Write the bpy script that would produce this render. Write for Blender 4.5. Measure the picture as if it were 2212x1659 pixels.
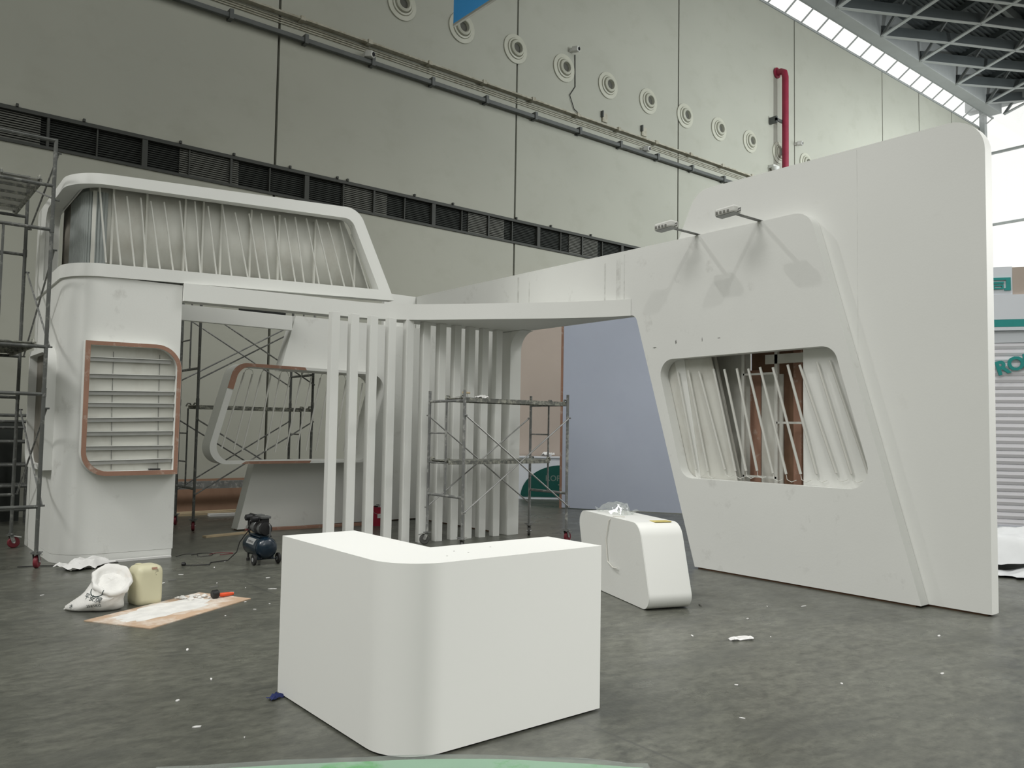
import bpy, bmesh, math, random
from mathutils import Vector, Matrix, noise
from mathutils.geometry import tessellate_polygon
from mathutils.bvhtree import BVHTree

random.seed(7)
for o in list(bpy.data.objects):
    bpy.data.objects.remove(o)
scene = bpy.context.scene
COL = scene.collection
PI = math.pi

# ------------------------------------------------------------------ camera
YAW, PITCH, ROLL = math.radians(38.948), math.radians(3.178), math.radians(0.967)
F_PX = 1765.4
fwd = Vector((math.cos(PITCH) * math.sin(YAW), math.cos(PITCH) * math.cos(YAW), math.sin(PITCH)))
rgt = Vector((math.cos(YAW), -math.sin(YAW), 0.0))
up = rgt.cross(fwd)
r2 = rgt * math.cos(ROLL) + up * math.sin(ROLL)
u2 = -rgt * math.sin(ROLL) + up * math.cos(ROLL)
cam_data = bpy.data.cameras.new('camera')
cam_data.sensor_fit = 'HORIZONTAL'
cam_data.sensor_width = 36.0
cam_data.lens = 36.0 * F_PX / 2212.0
cam_data.clip_end = 300
cam = bpy.data.objects.new('camera', cam_data)
COL.objects.link(cam)
M = Matrix((r2, u2, -fwd)).transposed().to_4x4()
M.translation = Vector((0, 0, 1.65))
cam.matrix_world = M
scene.camera = cam

# ------------------------------------------------------------------ world, lamps, fill spots, exposure
world = bpy.data.worlds.new('overcast_sky')
scene.world = world
world.use_nodes = True
bg = world.node_tree.nodes['Background']
bg.inputs[0].default_value = (0.99, 1.0, 0.965, 1)
bg.inputs[1].default_value = 1.12


def spot(name, loc, target, power, size, cone, blend=0.6, col=(1, 0.99, 0.96)):
    l = bpy.data.lights.new(name, 'SPOT')
    l.energy = power
    l.shadow_soft_size = size
    l.spot_size = math.radians(cone)
    l.spot_blend = blend
    l.color = col
    o = bpy.data.objects.new(name, l)
    COL.objects.link(o)
    o.location = loc
    o.rotation_euler = (Vector(target) - Vector(loc)).to_track_quat('-Z', 'Y').to_euler()
    return o


# two of the hall's high-bay lamps; they throw the paired shadows of the floodlight arms
spot('hall_or_fill_spot', (1.2, -1.2, 15.0), (8.0, 5.4, 2.0), 1000, 0.12, 40)
spot('hall_or_fill_spot', (1.8, 13.2, 13.0), (7.6, 6.0, 2.5), 1000, 0.12, 34)

# unseen fill spots, added to brighten booth, counter and hall wall
for lx, ly, pw_, cone in ((-10, 8.2, 5300, 128), (4.2, 2.6, 280, 60), (13.5, 5.5, 2100, 130)):  # added for left-facing sides, counter top and neighbouring stand
    spot('hall_or_fill_spot', (lx, ly, 14.5), (lx, ly, 0), pw_, 1.6, cone, 0.5)
spot('hall_or_fill_spot', (-2.5, 6.0, 14.0), (8.1, 7.0, 2.2), 2200, 2.6, 72, 0.9)  # added spot that lifts the booth side wall
spot('hall_or_fill_spot', (-2.5, -10.0, 12.0), (2.8, 3.5, 0.3), 2500, 1.6, 24, 0.8)  # added fill for the rounded counter corner
spot('hall_or_fill_spot', (26, -7, 9.0), (9, 2.9, 2.0), 11000, 1.2, 21, 0.6)  # added spot, stands for daylight from the right front
for lx, ly, pw_ in ((19, 3, 2600), (27, 3, 4200), (36, 3, 8500)):  # added spots washing the right end of the hall wall
    spot('hall_or_fill_spot', (lx, ly, 10.5), (lx + 1, 16.3, 8.0), pw_, 0.5, 104, 0.9, (0.94, 1.0, 1.0))

scene.view_settings.view_transform = 'Standard'
scene.view_settings.look = 'None'
scene.view_settings.exposure = 0.0
scene.view_settings.gamma = 1.0
scene.view_settings.use_curve_mapping = False


# ------------------------------------------------------------------ materials
def new_mat(name):
    m = bpy.data.materials.new(name)
    m.use_nodes = True
    return m, m.node_tree.nodes, m.node_tree.links, m.node_tree.nodes['Principled BSDF']


def mat(name, col, rough=0.6, metal=0.0, var=0.08, scale=6.0, bump=0.0, bscale=60.0, spec=0.4):
    m, N, L, P = new_mat(name)
    P.inputs['Roughness'].default_value = rough
    P.inputs['Metallic'].default_value = metal
    P.inputs['Specular IOR Level'].default_value = spec
    tc = N.new('ShaderNodeTexCoord')
    nz = N.new('ShaderNodeTexNoise')
    nz.inputs['Scale'].default_value = scale
    nz.inputs['Detail'].default_value = 5
    L.new(tc.outputs['Object'], nz.inputs['Vector'])
    rp = N.new('ShaderNodeValToRGB')
    rp.color_ramp.elements[0].position = 0.3
    rp.color_ramp.elements[1].position = 0.7
    rp.color_ramp.elements[0].color = (*[c * (1 - var) for c in col], 1)
    rp.color_ramp.elements[1].color = (*[min(1, c * (1 + var * 0.4)) for c in col], 1)
    L.new(nz.outputs['Fac'], rp.inputs['Fac'])
    L.new(rp.outputs['Color'], P.inputs['Base Color'])
    if bump:
        n2 = N.new('ShaderNodeTexNoise')
        n2.inputs['Scale'].default_value = bscale
        L.new(tc.outputs['Object'], n2.inputs['Vector'])
        b = N.new('ShaderNodeBump')
        b.inputs['Strength'].default_value = bump
        b.inputs['Distance'].default_value = 0.01
        L.new(n2.outputs['Fac'], b.inputs['Height'])
        L.new(b.outputs['Normal'], P.inputs['Normal'])
    return m


def stained(name, col, stain, rough=0.55, s1=0.8, lo=0.60, hi=0.75, amt=0.5, s2=3.0, var=0.05, stretch=(1, 1, 1), fine=0.0):
    """painted surface: broad tone changes plus smudges with a shape of their own"""
    m, N, L, P = new_mat(name)
    P.inputs['Roughness'].default_value = rough
    P.inputs['Specular IOR Level'].default_value = 0.35
    tc = N.new('ShaderNodeTexCoord')
    mp = N.new('ShaderNodeMapping')
    mp.inputs['Scale'].default_value = stretch
    L.new(tc.outputs['Object'], mp.inputs['Vector'])
    a = N.new('ShaderNodeTexNoise')
    a.inputs['Scale'].default_value = s1
    a.inputs['Detail'].default_value = 3
    L.new(mp.outputs['Vector'], a.inputs['Vector'])
    r = N.new('ShaderNodeValToRGB')
    r.color_ramp.elements[0].position, r.color_ramp.elements[1].position = 0.3, 0.7
    r.color_ramp.elements[0].color = (*[c * (1 - var) for c in col], 1)
    r.color_ramp.elements[1].color = (*col, 1)
    L.new(a.outputs['Fac'], r.inputs['Fac'])
    b = N.new('ShaderNodeTexNoise')
    b.inputs['Scale'].default_value = s2
    b.inputs['Detail'].default_value = 7
    b.inputs['Roughness'].default_value = 0.65
    L.new(mp.outputs['Vector'], b.inputs['Vector'])
    rb = N.new('ShaderNodeValToRGB')
    rb.color_ramp.elements[0].position, rb.color_ramp.elements[1].position = lo, hi
    rb.color_ramp.elements[0].color = (0, 0, 0, 1)
    rb.color_ramp.elements[1].color = (amt, amt, amt, 1)
    L.new(b.outputs['Fac'], rb.inputs['Fac'])
    mx = N.new('ShaderNodeMix')
    mx.data_type = 'RGBA'
    L.new(rb.outputs['Color'], mx.inputs['Factor'])
    L.new(r.outputs['Color'], mx.inputs['A'])
    mx.inputs['B'].default_value = (*stain, 1)
    L.new(mx.outputs['Result'], P.inputs['Base Color'])
    if fine:
        n2 = N.new('ShaderNodeTexNoise')
        n2.inputs['Scale'].default_value = 45
        L.new(tc.outputs['Object'], n2.inputs['Vector'])
        bp = N.new('ShaderNodeBump')
        bp.inputs['Strength'].default_value = fine
        bp.inputs['Distance'].default_value = 0.01
        L.new(n2.outputs['Fac'], bp.inputs['Height'])
        L.new(bp.outputs['Normal'], P.inputs['Normal'])
    return m


def concrete():
    m, N, L, P = new_mat('concrete_floor')
    tc = N.new('ShaderNodeTexCoord')

    def nz(scale, det, rough=0.6, stretch=None):
        n = N.new('ShaderNodeTexNoise')
        n.inputs['Scale'].default_value = scale
        n.inputs['Detail'].default_value = det
        n.inputs['Roughness'].default_value = rough
        if stretch:
            mp = N.new('ShaderNodeMapping')
            mp.inputs['Scale'].default_value = stretch
            mp.inputs['Rotation'].default_value = (0, 0, 0.5)
            L.new(tc.outputs['Object'], mp.inputs['Vector'])
            L.new(mp.outputs['Vector'], n.inputs['Vector'])
        else:
            L.new(tc.outputs['Object'], n.inputs['Vector'])
        return n

    def ramp(n, p0, p1, c0, c1):
        r = N.new('ShaderNodeValToRGB')
        r.color_ramp.elements[0].position, r.color_ramp.elements[1].position = p0, p1
        r.color_ramp.elements[0].color, r.color_ramp.elements[1].color = (*c0, 1), (*c1, 1)
        L.new(n.outputs[0], r.inputs['Fac'])
        return r

    def mix(f, a, b, typ='MIX'):
        x = N.new('ShaderNodeMix')
        x.data_type = 'RGBA'
        x.blend_type = typ
        if hasattr(f, 'outputs'):
            L.new(f.outputs['Color'], x.inputs['Factor'])
        else:
            x.inputs['Factor'].default_value = f
        L.new(a, x.inputs['A'])
        if hasattr(b, 'is_output'):
            L.new(b, x.inputs['B'])
        else:
            x.inputs['B'].default_value = (*b, 1)
        return x.outputs['Result']

    base = ramp(nz(0.35, 4), 0.3, 0.72, (0.086, 0.089, 0.074), (0.130, 0.133, 0.113))
    blot = ramp(nz(7.0, 9, 0.72, (1, 1.8, 1)), 0.36, 0.60, (0.58, 0.585, 0.58), (1.20, 1.195, 1.17))
    c = mix(1.0, base.outputs['Color'], blot.outputs['Color'], 'MULTIPLY')
    patch = ramp(nz(2.2, 9, 0.7, (1, 2.0, 1)), 0.50, 0.60, (0, 0, 0), (0.42, 0.42, 0.42))
    c = mix(patch, c, (0.088, 0.090, 0.076))
    oil = ramp(nz(0.8, 8, 0.7, (1, 2.2, 1)), 0.50, 0.62, (0, 0, 0), (0.62, 0.62, 0.62))
    c = mix(oil, c, (0.060, 0.063, 0.055))
    dust = ramp(nz(5.0, 10, 0.78, (1, 3.0, 1)), 0.64, 0.72, (0, 0, 0), (0.6, 0.6, 0.6))
    c = mix(dust, c, (0.36, 0.36, 0.33))
    grit = ramp(nz(22.0, 6, 0.7), 0.35, 0.62, (0.88, 0.88, 0.88), (1.06, 1.06, 1.05))
    c = mix(1.0, c, grit.outputs['Color'], 'MULTIPLY')
    # sawn joints of the slab, running along Y
    sx = N.new('ShaderNodeSeparateXYZ')
    L.new(tc.outputs['Object'], sx.inputs[0])
    for off in (3.31, -2.8, 9.4):
        sub = N.new('ShaderNodeMath')
        sub.operation = 'SUBTRACT'
        L.new(sx.outputs['X'], sub.inputs[0])
        sub.inputs[1].default_value = off
        ab = N.new('ShaderNodeMath')
        ab.operation = 'ABSOLUTE'
        L.new(sub.outputs[0], ab.inputs[0])
        r = ramp(ab, 0.006, 0.014, (0.6, 0.6, 0.6), (0, 0, 0))
        c = mix(r, c, (0.06, 0.062, 0.056))
    L.new(c, P.inputs['Base Color'])
    rr = ramp(nz(2.0, 5), 0.3, 0.7, (0.24, 0.24, 0.24), (0.42, 0.42, 0.42))
    L.new(rr.outputs['Color'], P.inputs['Roughness'])
    P.inputs['Specular IOR Level'].default_value = 0.6
    bp = N.new('ShaderNodeBump')
    bp.inputs['Strength'].default_value = 0.15
    bp.inputs['Distance'].default_value = 0.01
    L.new(nz(30, 4).outputs['Fac'], bp.inputs['Height'])
    L.new(bp.outputs['Normal'], P.inputs['Normal'])
    return m


def clear(name, tint=(1, 1, 1), gloss=0.08, rough=0.1, opaque=0.0, body=(0.9, 0.9, 0.9)):
    m, N, L, P = new_mat(name)
    N.remove(P)
    out = N['Material Output']
    t = N.new('ShaderNodeBsdfTransparent')
    t.inputs[0].default_value = (*tint, 1)
    g = N.new('ShaderNodeBsdfGlossy')
    g.inputs['Roughness'].default_value = rough
    mx = N.new('ShaderNodeMixShader')
    mx.inputs[0].default_value = gloss
    L.new(t.outputs[0], mx.inputs[1])
    L.new(g.outputs[0], mx.inputs[2])
    last = mx
    if opaque:
        d = N.new('ShaderNodeBsdfDiffuse')
        d.inputs[0].default_value = (*body, 1)
        m2 = N.new('ShaderNodeMixShader')
        m2.inputs[0].default_value = opaque
        L.new(mx.outputs[0], m2.inputs[1])
        L.new(d.outputs[0], m2.inputs[2])
        last = m2
    L.new(last.outputs[0], out.inputs[0])
    return m


WHITE = (0.765, 0.772, 0.742)
MT = dict(
    floor=concrete(),
    wall=stained('painted_hall_wall', (0.43, 0.433, 0.375), (0.34, 0.337, 0.28), 0.8, 0.35, 0.52, 0.78, 0.5, 1.1, 0.07, (1, 1, 1.3)),
    joint=mat('dark_joint', (0.02, 0.022, 0.02), 0.9),
    paint=stained('white_booth_paint', WHITE, (0.52, 0.51, 0.47), 0.55, 0.6, 0.64, 0.80, 0.30, 2.2, 0.035, fine=0.05),
    paint_dirty=stained('scuffed_booth_paint', WHITE, (0.42, 0.41, 0.38), 0.6, 0.7, 0.60, 0.74, 0.42, 3.0, 0.05, fine=0.06),
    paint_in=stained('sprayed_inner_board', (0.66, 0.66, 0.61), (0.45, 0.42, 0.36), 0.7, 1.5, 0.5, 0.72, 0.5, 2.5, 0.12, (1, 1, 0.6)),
    counter=stained('white_counter_laminate', (0.835, 0.84, 0.81), (0.55, 0.55, 0.52), 0.45, 0.7, 0.70, 0.82, 0.25, 4.0, 0.02),
    mdf=stained('raw_fibreboard', (0.36, 0.205, 0.145), (0.62, 0.55, 0.48), 0.8, 3.0, 0.56, 0.72, 0.6, 7.0, 0.15),
    mdf_dark=mat('brown_board', (0.20, 0.115, 0.07), 0.8, 0, 0.3, 3),
    tube=mat('white_light_tube', (0.62, 0.62, 0.58), 0.35, 0, 0.04, 8),
    strip_grey=mat('grey_band', (0.42, 0.425, 0.41), 0.6, 0, 0.1, 8),
    dusty=mat('brown_shade_board', (0.22, 0.205, 0.175), 0.85, 0, 0.25, 3),  # grey-brown; also carries the shade inside the tower's side opening
    ribs=mat('grey_ribbed_lining', (0.30, 0.325, 0.315), 0.7, 0.0, 0.1, 6),
    steel=stained('worn_scaffold_steel', (0.20, 0.205, 0.20), (0.42, 0.42, 0.39), 0.45, 5, 0.52, 0.66, 0.8, 14, 0.3),
    brace=mat('galvanised_brace', (0.46, 0.46, 0.45), 0.3, 0.7, 0.15, 8),
    steel_dark=stained('old_scaffold_steel', (0.11, 0.115, 0.108), (0.30, 0.30, 0.28), 0.55, 5, 0.54, 0.70, 0.7, 12, 0.3),
    mesh_plate=clear('expanded_metal_plate', (1, 1, 1), 0.05, 0.4, 0.45, (0.30, 0.30, 0.28)),
    plank=stained('caked_scaffold_plank', (0.17, 0.175, 0.16), (0.45, 0.45, 0.38), 0.7, 5, 0.45, 0.62, 0.8, 18, 0.3),
    rubber=mat('black_rubber', (0.025, 0.025, 0.025), 0.6, 0, 0.2),
    wheel_grey=mat('worn_grey_wheel', (0.09, 0.09, 0.085), 0.6, 0, 0.3),
    wheel_red=mat('red_wheel', (0.17, 0.02, 0.03), 0.5, 0, 0.3, 12),
    louver=mat('louver_slat_grey', (0.15, 0.152, 0.135), 0.6, 0.1, 0.15, 2),
    louver_frame=mat('louver_frame_dark', (0.055, 0.058, 0.052), 0.6, 0.1, 0.15, 2),
    louver_dark=mat('louver_slat_dark', (0.032, 0.036, 0.032), 0.7, 0, 0.2, 2),
    rail=mat('grey_wall_rail', (0.105, 0.112, 0.108), 0.5, 0.2, 0.15, 2),
    ledge=stained('dusty_cable_ledge', (0.50, 0.48, 0.40), (0.27, 0.24, 0.17), 0.8, 2, 0.45, 0.65, 0.8, 6, 0.2),
    cream=mat('cream_diffuser_metal', (0.50, 0.50, 0.42), 0.4, 0, 0.06),
    hole=mat('dark_nozzle', (0.10, 0.10, 0.085), 0.7),
    redpipe=mat('red_fire_pipe', (0.27, 0.022, 0.05), 0.4, 0, 0.15, 4),
    camera_body=mat('white_camera_housing', (0.65, 0.65, 0.62), 0.4),
    lens=mat('black_lens', (0.01, 0.01, 0.012), 0.15),
    blue=mat('blue_banner_cloth', (0.035, 0.26, 0.58), 0.7, 0, 0.05, 1),
    roof=mat('roof_deck_grey', (0.10, 0.115, 0.12), 0.7, 0, 0.15, 1),
    truss=mat('roof_truss_grey', (0.22, 0.235, 0.235), 0.5, 0, 0.1, 2),
    eave=mat('pale_eave_beam', (0.46, 0.48, 0.48), 0.6, 0, 0.06, 2),
    pane=clear('skylight_glass', (1, 1, 1), 0.06, 0.05),
    mullion=mat('grey_mullion', (0.40, 0.42, 0.42), 0.5, 0.2, 0.1),
    lavender=stained('lavender_board', (0.52, 0.565, 0.68), (0.47, 0.51, 0.63), 0.6, 0.6, 0.5, 0.7, 0.5, 2, 0.06),
    pink=stained('pinkish_board', (0.52, 0.44, 0.38), (0.46, 0.38, 0.33), 0.7, 0.8, 0.5, 0.7, 0.6, 1.5, 0.1),
    green=mat('dark_green_print', (0.005, 0.085, 0.068), 0.5, 0, 0.08),
    teal=mat('teal_sign', (0.03, 0.32, 0.30), 0.5, 0, 0.05),
    signgrey=mat('grey_sign_letter', (0.16, 0.22, 0.19), 0.6),
    lilac=mat('pale_lilac_panel', (0.78, 0.81, 0.86), 0.5, 0, 0.03, 1),
    shutter=mat('pale_shutter_slat', (0.80, 0.79, 0.83), 0.5, 0, 0.04, 1),
    can=stained('cream_plastic_can', (0.66, 0.63, 0.44), (0.06, 0.05, 0.03), 0.4, 3, 0.69, 0.74, 0.9, 9, 0.08),
    bag=stained('woven_white_bag', (0.80, 0.79, 0.76), (0.62, 0.52, 0.42), 0.6, 4, 0.6, 0.8, 0.5, 5, 0.08, fine=0.15),
    powder=mat('white_putty_powder', (0.80, 0.79, 0.76), 0.95, 0, 0.12, 10, 0.5, 70),
    ply=stained('dusty_plywood', (0.60, 0.43, 0.30), (0.78, 0.74, 0.68), 0.8, 2, 0.44, 0.62, 0.8, 3.5, 0.2),
    ink=mat('dark_green_ink', (0.04, 0.06, 0.06), 0.7),
    ink_red=mat('red_ink', (0.45, 0.05, 0.07), 0.7),
    orange=mat('orange_handle', (0.80, 0.10, 0.03), 0.45),
    paper=mat('white_paper', (0.74, 0.735, 0.72), 0.7, 0, 0.08, 4),
    film=clear('clear_plastic_film', (0.96, 0.98, 0.97), 0.20, 0.08, 0.09, (0.86, 0.87, 0.87)),
    tarp=mat('white_plastic_sheet', (0.80, 0.815, 0.83), 0.3, 0, 0.06, 3),
    tank=mat('blue_tank_enamel', (0.003, 0.014, 0.027), 0.25, 0, 0.1, 4, spec=0.6),
    motor=mat('grey_motor_casting', (0.16, 0.165, 0.165), 0.4, 0.5, 0.15, 12),
    black=mat('black_plastic', (0.016, 0.016, 0.017), 0.45),
    chrome=mat('bright_metal', (0.7, 0.7, 0.7), 0.2, 1.0, 0.05),
    sticker=mat('grey_label', (0.34, 0.35, 0.35), 0.4),
    yellow=mat('yellow_pad', (0.62, 0.52, 0.18), 0.7),
    red=mat('red_bucket_plastic', (0.33, 0.02, 0.045), 0.4, 0, 0.1),
    cable=mat('white_cable', (0.68, 0.67, 0.62), 0.5),
    green_sheet=stained('green_protected_board', (0.34, 0.58, 0.40), (0.08, 0.46, 0.10), 0.5, 3, 0.55, 0.62, 0.9, 3.2, 0.1, (1, 1, 1)),
    navy=mat('navy_rag', (0.02, 0.03, 0.12), 0.8),
    cardboard=stained('brown_cardboard', (0.24, 0.145, 0.095), (0.18, 0.10, 0.065), 0.85, 1, 0.5, 0.7, 0.6, 3, 0.12),
    plankwood=mat('pale_offcut_wood', (0.50, 0.40, 0.26), 0.8, 0, 0.2, 3),
    filler=stained('grey_joint_filler', (0.60, 0.60, 0.57), (0.72, 0.73, 0.70), 0.7, 3, 0.4, 0.6, 0.9, 6, 0.1),
    dirtmark=mat('dark_scuff', (0.20, 0.20, 0.185), 0.8),
)


# ------------------------------------------------------------------ mesh helpers
class MB:
    def __init__(s):
        s.v, s.f = [], []

    def add(s, vs, fs):
        b = len(s.v)
        s.v += [tuple(v) for v in vs]
        s.f += [tuple(i + b for i in f) for f in fs]
        return s

    def box(s, x0, x1, y0, y1, z0, z1):
        vs = [(x, y, z) for x in (x0, x1) for y in (y0, y1) for z in (z0, z1)]
        return s.add(vs, [(0, 1, 3, 2), (4, 6, 7, 5), (0, 4, 5, 1), (2, 3, 7, 6), (0, 2, 6, 4), (1, 5, 7, 3)])

    def obox(s, c, ax, ay, az):
        c, ax, ay, az = map(Vector, (c, ax, ay, az))
        vs = [c + ax * i + ay * j + az * k for i in (-1, 1) for j in (-1, 1) for k in (-1, 1)]
        return s.add(vs, [(0, 1, 3, 2), (4, 6, 7, 5), (0, 4, 5, 1), (2, 3, 7, 6), (0, 2, 6, 4), (1, 5, 7, 3)])

    def bar(s, p, q, w, h, upv=(0, 0, 1)):
        p, q = Vector(p), Vector(q)
        d = (q - p)
        dn = d.normalized()
        a = dn.cross(Vector(upv))
        if a.length < 1e-4:
            a = dn.cross(Vector((1, 0, 0)))
        a.normalize()
        b = a.cross(dn).normalized()
        return s.obox((p + q) / 2, d / 2, a * w / 2, b * h / 2)

    def path(s, pts, r, n=8, cap=True):
        pts = [Vector(p) for p in pts]
        rings = []
        ref = None
        for i, p in enumerate(pts):
            d = (pts[min(i + 1, len(pts) - 1)] - pts[max(i - 1, 0)]).normalized()
            if ref is None:
                ref = d.cross(Vector((0, 0, 1)))
                if ref.length < 1e-3:
                    ref = d.cross(Vector((1, 0, 0)))
            a = (ref - d * ref.dot(d)).normalized()
            ref = a
            b = d.cross(a)
            rr = r[i] if isinstance(r, (list, tuple)) else r
            rings.append([p + (a * math.cos(2 * PI * k / n) + b * math.sin(2 * PI * k / n)) * rr for k in range(n)])
        return s.rings(rings, cap)

    def tube(s, p, q, r, n=8):
        return s.path([p, q], r, n)

    def rings(s, rings, cap=True, closed=True):
        n = len(rings[0])
        fs = []
        for i in range(len(rings) - 1):
            for k in range(n if closed else n - 1):
                a, b = i * n + k, i * n + (k + 1) % n
                fs.append((a, b, b + n, a + n))
        if cap:
            fs.append(tuple(range(n - 1, -1, -1)))
            fs.append(tuple((len(rings) - 1) * n + k for k in range(n)))
        return s.add([v for r in rings for v in r], fs)

    def lathe(s, prof, origin, axis=(0, 0, 1), n=20, cap=True):
        o, ax = Vector(origin), Vector(axis).normalized()
        a = ax.cross(Vector((0, 0, 1)))
        if a.length < 1e-3:
            a = Vector((1, 0, 0))
        a.normalize()
        b = ax.cross(a)
        return s.rings([[o + ax * h + (a * math.cos(2 * PI * k / n) + b * math.sin(2 * PI * k / n)) * r for k in range(n)] for r, h in prof], cap)

    def plate(s, outer, holes, fn, w0, w1):
        loops = [list(outer)] + [list(h) for h in holes]
        flat = [p for l in loops for p in l]
        tris = tessellate_polygon([[Vector((p[0], p[1], 0)) for p in l] for l in loops])
        n = len(flat)
        vs = [fn(p[0], p[1], w0) for p in flat] + [fn(p[0], p[1], w1) for p in flat]
        fs = [tuple(t) for t in tris] + [tuple(i + n for i in reversed(t)) for t in tris]
        b = 0
        for l in loops:
            m = len(l)
            for i in range(m):
                j = (i + 1) % m
                fs.append((b + i, b + j, b + j + n, b + i + n))
            b += m
        return s.add(vs, fs)

    def annulus(s, outer, inner, fn, w0, w1):
        n = len(outer)
        vs = [fn(p[0], p[1], w) for w in (w0, w1) for l in (outer, inner) for p in l]
        fs = []
        for i in range(n):
            j = (i + 1) % n
            fs += [(i, j, n + j, n + i), (2 * n + i, 3 * n + i, 3 * n + j, 2 * n + j),
                   (i, 2 * n + i, 2 * n + j, j), (n + i, n + j, 3 * n + j, 3 * n + i)]
        return s.add(vs, fs)

    def build(s, name, m, parent=None, smooth=False, bevel=0.0, angle=35):
        me = bpy.data.meshes.new(name)
        me.from_pydata([Vector(v) for v in s.v], [], s.f)
        bm = bmesh.new()
        bm.from_mesh(me)
        bmesh.ops.remove_doubles(bm, verts=bm.verts, dist=1e-5)
        bmesh.ops.recalc_face_normals(bm, faces=bm.faces)
        bm.to_mesh(me)
        bm.free()
        if smooth:
            me.polygons.foreach_set('use_smooth', [True] * len(me.polygons))
            me.set_sharp_from_angle(angle=math.radians(angle))
        me.materials.append(MT[m] if isinstance(m, str) else m)
        o = bpy.data.objects.new(name, me)
        COL.objects.link(o)
        if parent is not None:
            o.parent = parent
            o.matrix_parent_inverse = parent_world(parent).inverted()
        if bevel:
            b = o.modifiers.new('bevel', 'BEVEL')
            b.width = bevel
            b.segments = 2
            b.limit_method = 'ANGLE'
        return o


def parent_world(o):
    m = o.matrix_basis.copy()
    if o.parent is not None:
        m = parent_world(o.parent) @ o.matrix_parent_inverse @ m
    return m


def tag(o, label, cat, group=None, kind=None):
    o['label'] = label
    o['category'] = cat
    if group:
        o['group'] = group
    if kind:
        o['kind'] = kind
    return o


def thing(name, label, cat, loc, group=None):
    o = bpy.data.objects.new(name, None)
    o.empty_display_size = 0.1
    COL.objects.link(o)
    o.location = loc
    return tag(o, label, cat, group)


def struct(o):
    o['kind'] = 'structure'
    return o


def rloop(pts, radii, k=6, sub=1):
    """closed polygon with rounded corners; same counts for the same arguments"""
    out = []
    n = len(pts)
    arcs = []
    for i in range(n):
        p = Vector(pts[i])
        a = (Vector(pts[i - 1]) - p).normalized()
        b = (Vector(pts[(i + 1) % n]) - p).normalized()
        r = max(radii[i], 0.002)
        ang = a.angle(b)
        t = r / math.tan(ang / 2)
        c = p + (a + b).normalized() * (r / math.sin(ang / 2))
        s0, s1 = p + a * t - c, p + b * t - c
        arc = []
        tot = s0.angle(s1)
        for q in range(k + 1):
            f = q / k
            arc.append(c + (s0 * math.sin((1 - f) * tot) + s1 * math.sin(f * tot)) / math.sin(tot))
        arcs.append(arc)
    for i in range(n):
        out += arcs[i]
        e0, e1 = arcs[i][-1], arcs[(i + 1) % n][0]
        for q in range(1, sub):
            out.append(e0.lerp(e1, q / sub))
    return [(p.x, p.y) for p in out]


def text_mesh(s, size, extrude=0.0, shear=0.0, offset=0.0):
    cu = bpy.data.curves.new('lettering', 'FONT')
    cu.body = s
    cu.size = size
    cu.extrude = extrude
    cu.shear = shear
    cu.offset = offset
    cu.resolution_u = 3
    o = bpy.data.objects.new('lettering', cu)
    COL.objects.link(o)
    bpy.context.view_layer.update()
    me = bpy.data.meshes.new_from_object(o.evaluated_get(bpy.context.evaluated_depsgraph_get()))
    bpy.data.objects.remove(o)
    return me


def text_obj(name, s, size, origin, ux, uy, m, parent, extrude=0.004, center=True, offset=0.0):
    me = text_mesh(s, size, 0, 0, offset)
    ux, uy = Vector(ux).normalized(), Vector(uy).normalized()
    uz = ux.cross(uy)
    xs = [v.co.x for v in me.vertices] or [0]
    ys = [v.co.y for v in me.vertices] or [0]
    cx = (min(xs) + max(xs)) / 2 if center else min(xs)
    cy = (min(ys) + max(ys)) / 2
    b = MB()
    n = len(me.vertices)
    pos = [Vector(origin) + ux * (v.co.x - cx) + uy * (v.co.y - cy) for v in me.vertices]
    fs = [tuple(p.vertices) for p in me.polygons]
    edges = {}
    for f in fs:
        for i in range(len(f)):
            e = (f[i], f[(i + 1) % len(f)])
            edges[e] = 1
    side = [(a, c, c + n, a + n) for (a, c) in edges if (c, a) not in edges]
    b.add([p + uz * extrude for p in pos] + pos, fs + [tuple(i + n for i in reversed(f)) for f in fs] + side)
    return b.build(name, m, parent)


def copy_tree(o, parent=None):
    c = o.copy()
    COL.objects.link(c)
    c.parent = parent
    if parent is not None:
        c.matrix_parent_inverse = o.matrix_parent_inverse.copy()
    for ch in list(o.children):
        copy_tree(ch, c)
    return c


# ================================================================== THE HALL
floor = struct(MB().box(-30, 60, -62, 17, -0.3, 0).build('floor', 'floor'))

WY = 16.3                      # front face of the hall wall
wall_back = struct(MB().box(-28, 42.7, WY + 0.14, WY + 0.5, 0, 17.0).build('wall_back', 'joint'))
JX = [-28, -19.4, -12.9, -6.35, 0.15, 6.68, 13.17, 19.68, 26.17, 32.69, 35.98, 39.24, 42.6]
for i in range(len(JX) - 1):
    for z0, z1 in ((0.0, 6.46), (7.10, 16.8)):
        MB().box(JX[i] + 0.028, JX[i + 1] - 0.028, WY, WY + 0.15, z0, z1).build('wall_panel', 'wall', wall_back)

wall_front = struct(MB().box(-30, 44.4, -35.4, -35, 0, 18).build('wall_front', 'wall'))  # unseen wall, put in to cut low light from the camera side
wall_left = struct(MB().box(-28.3, -28, -60, WY + 0.5, 0, 18).build('wall_left', 'wall'))  # unseen wall, put in to dim the faces turned left

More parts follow.
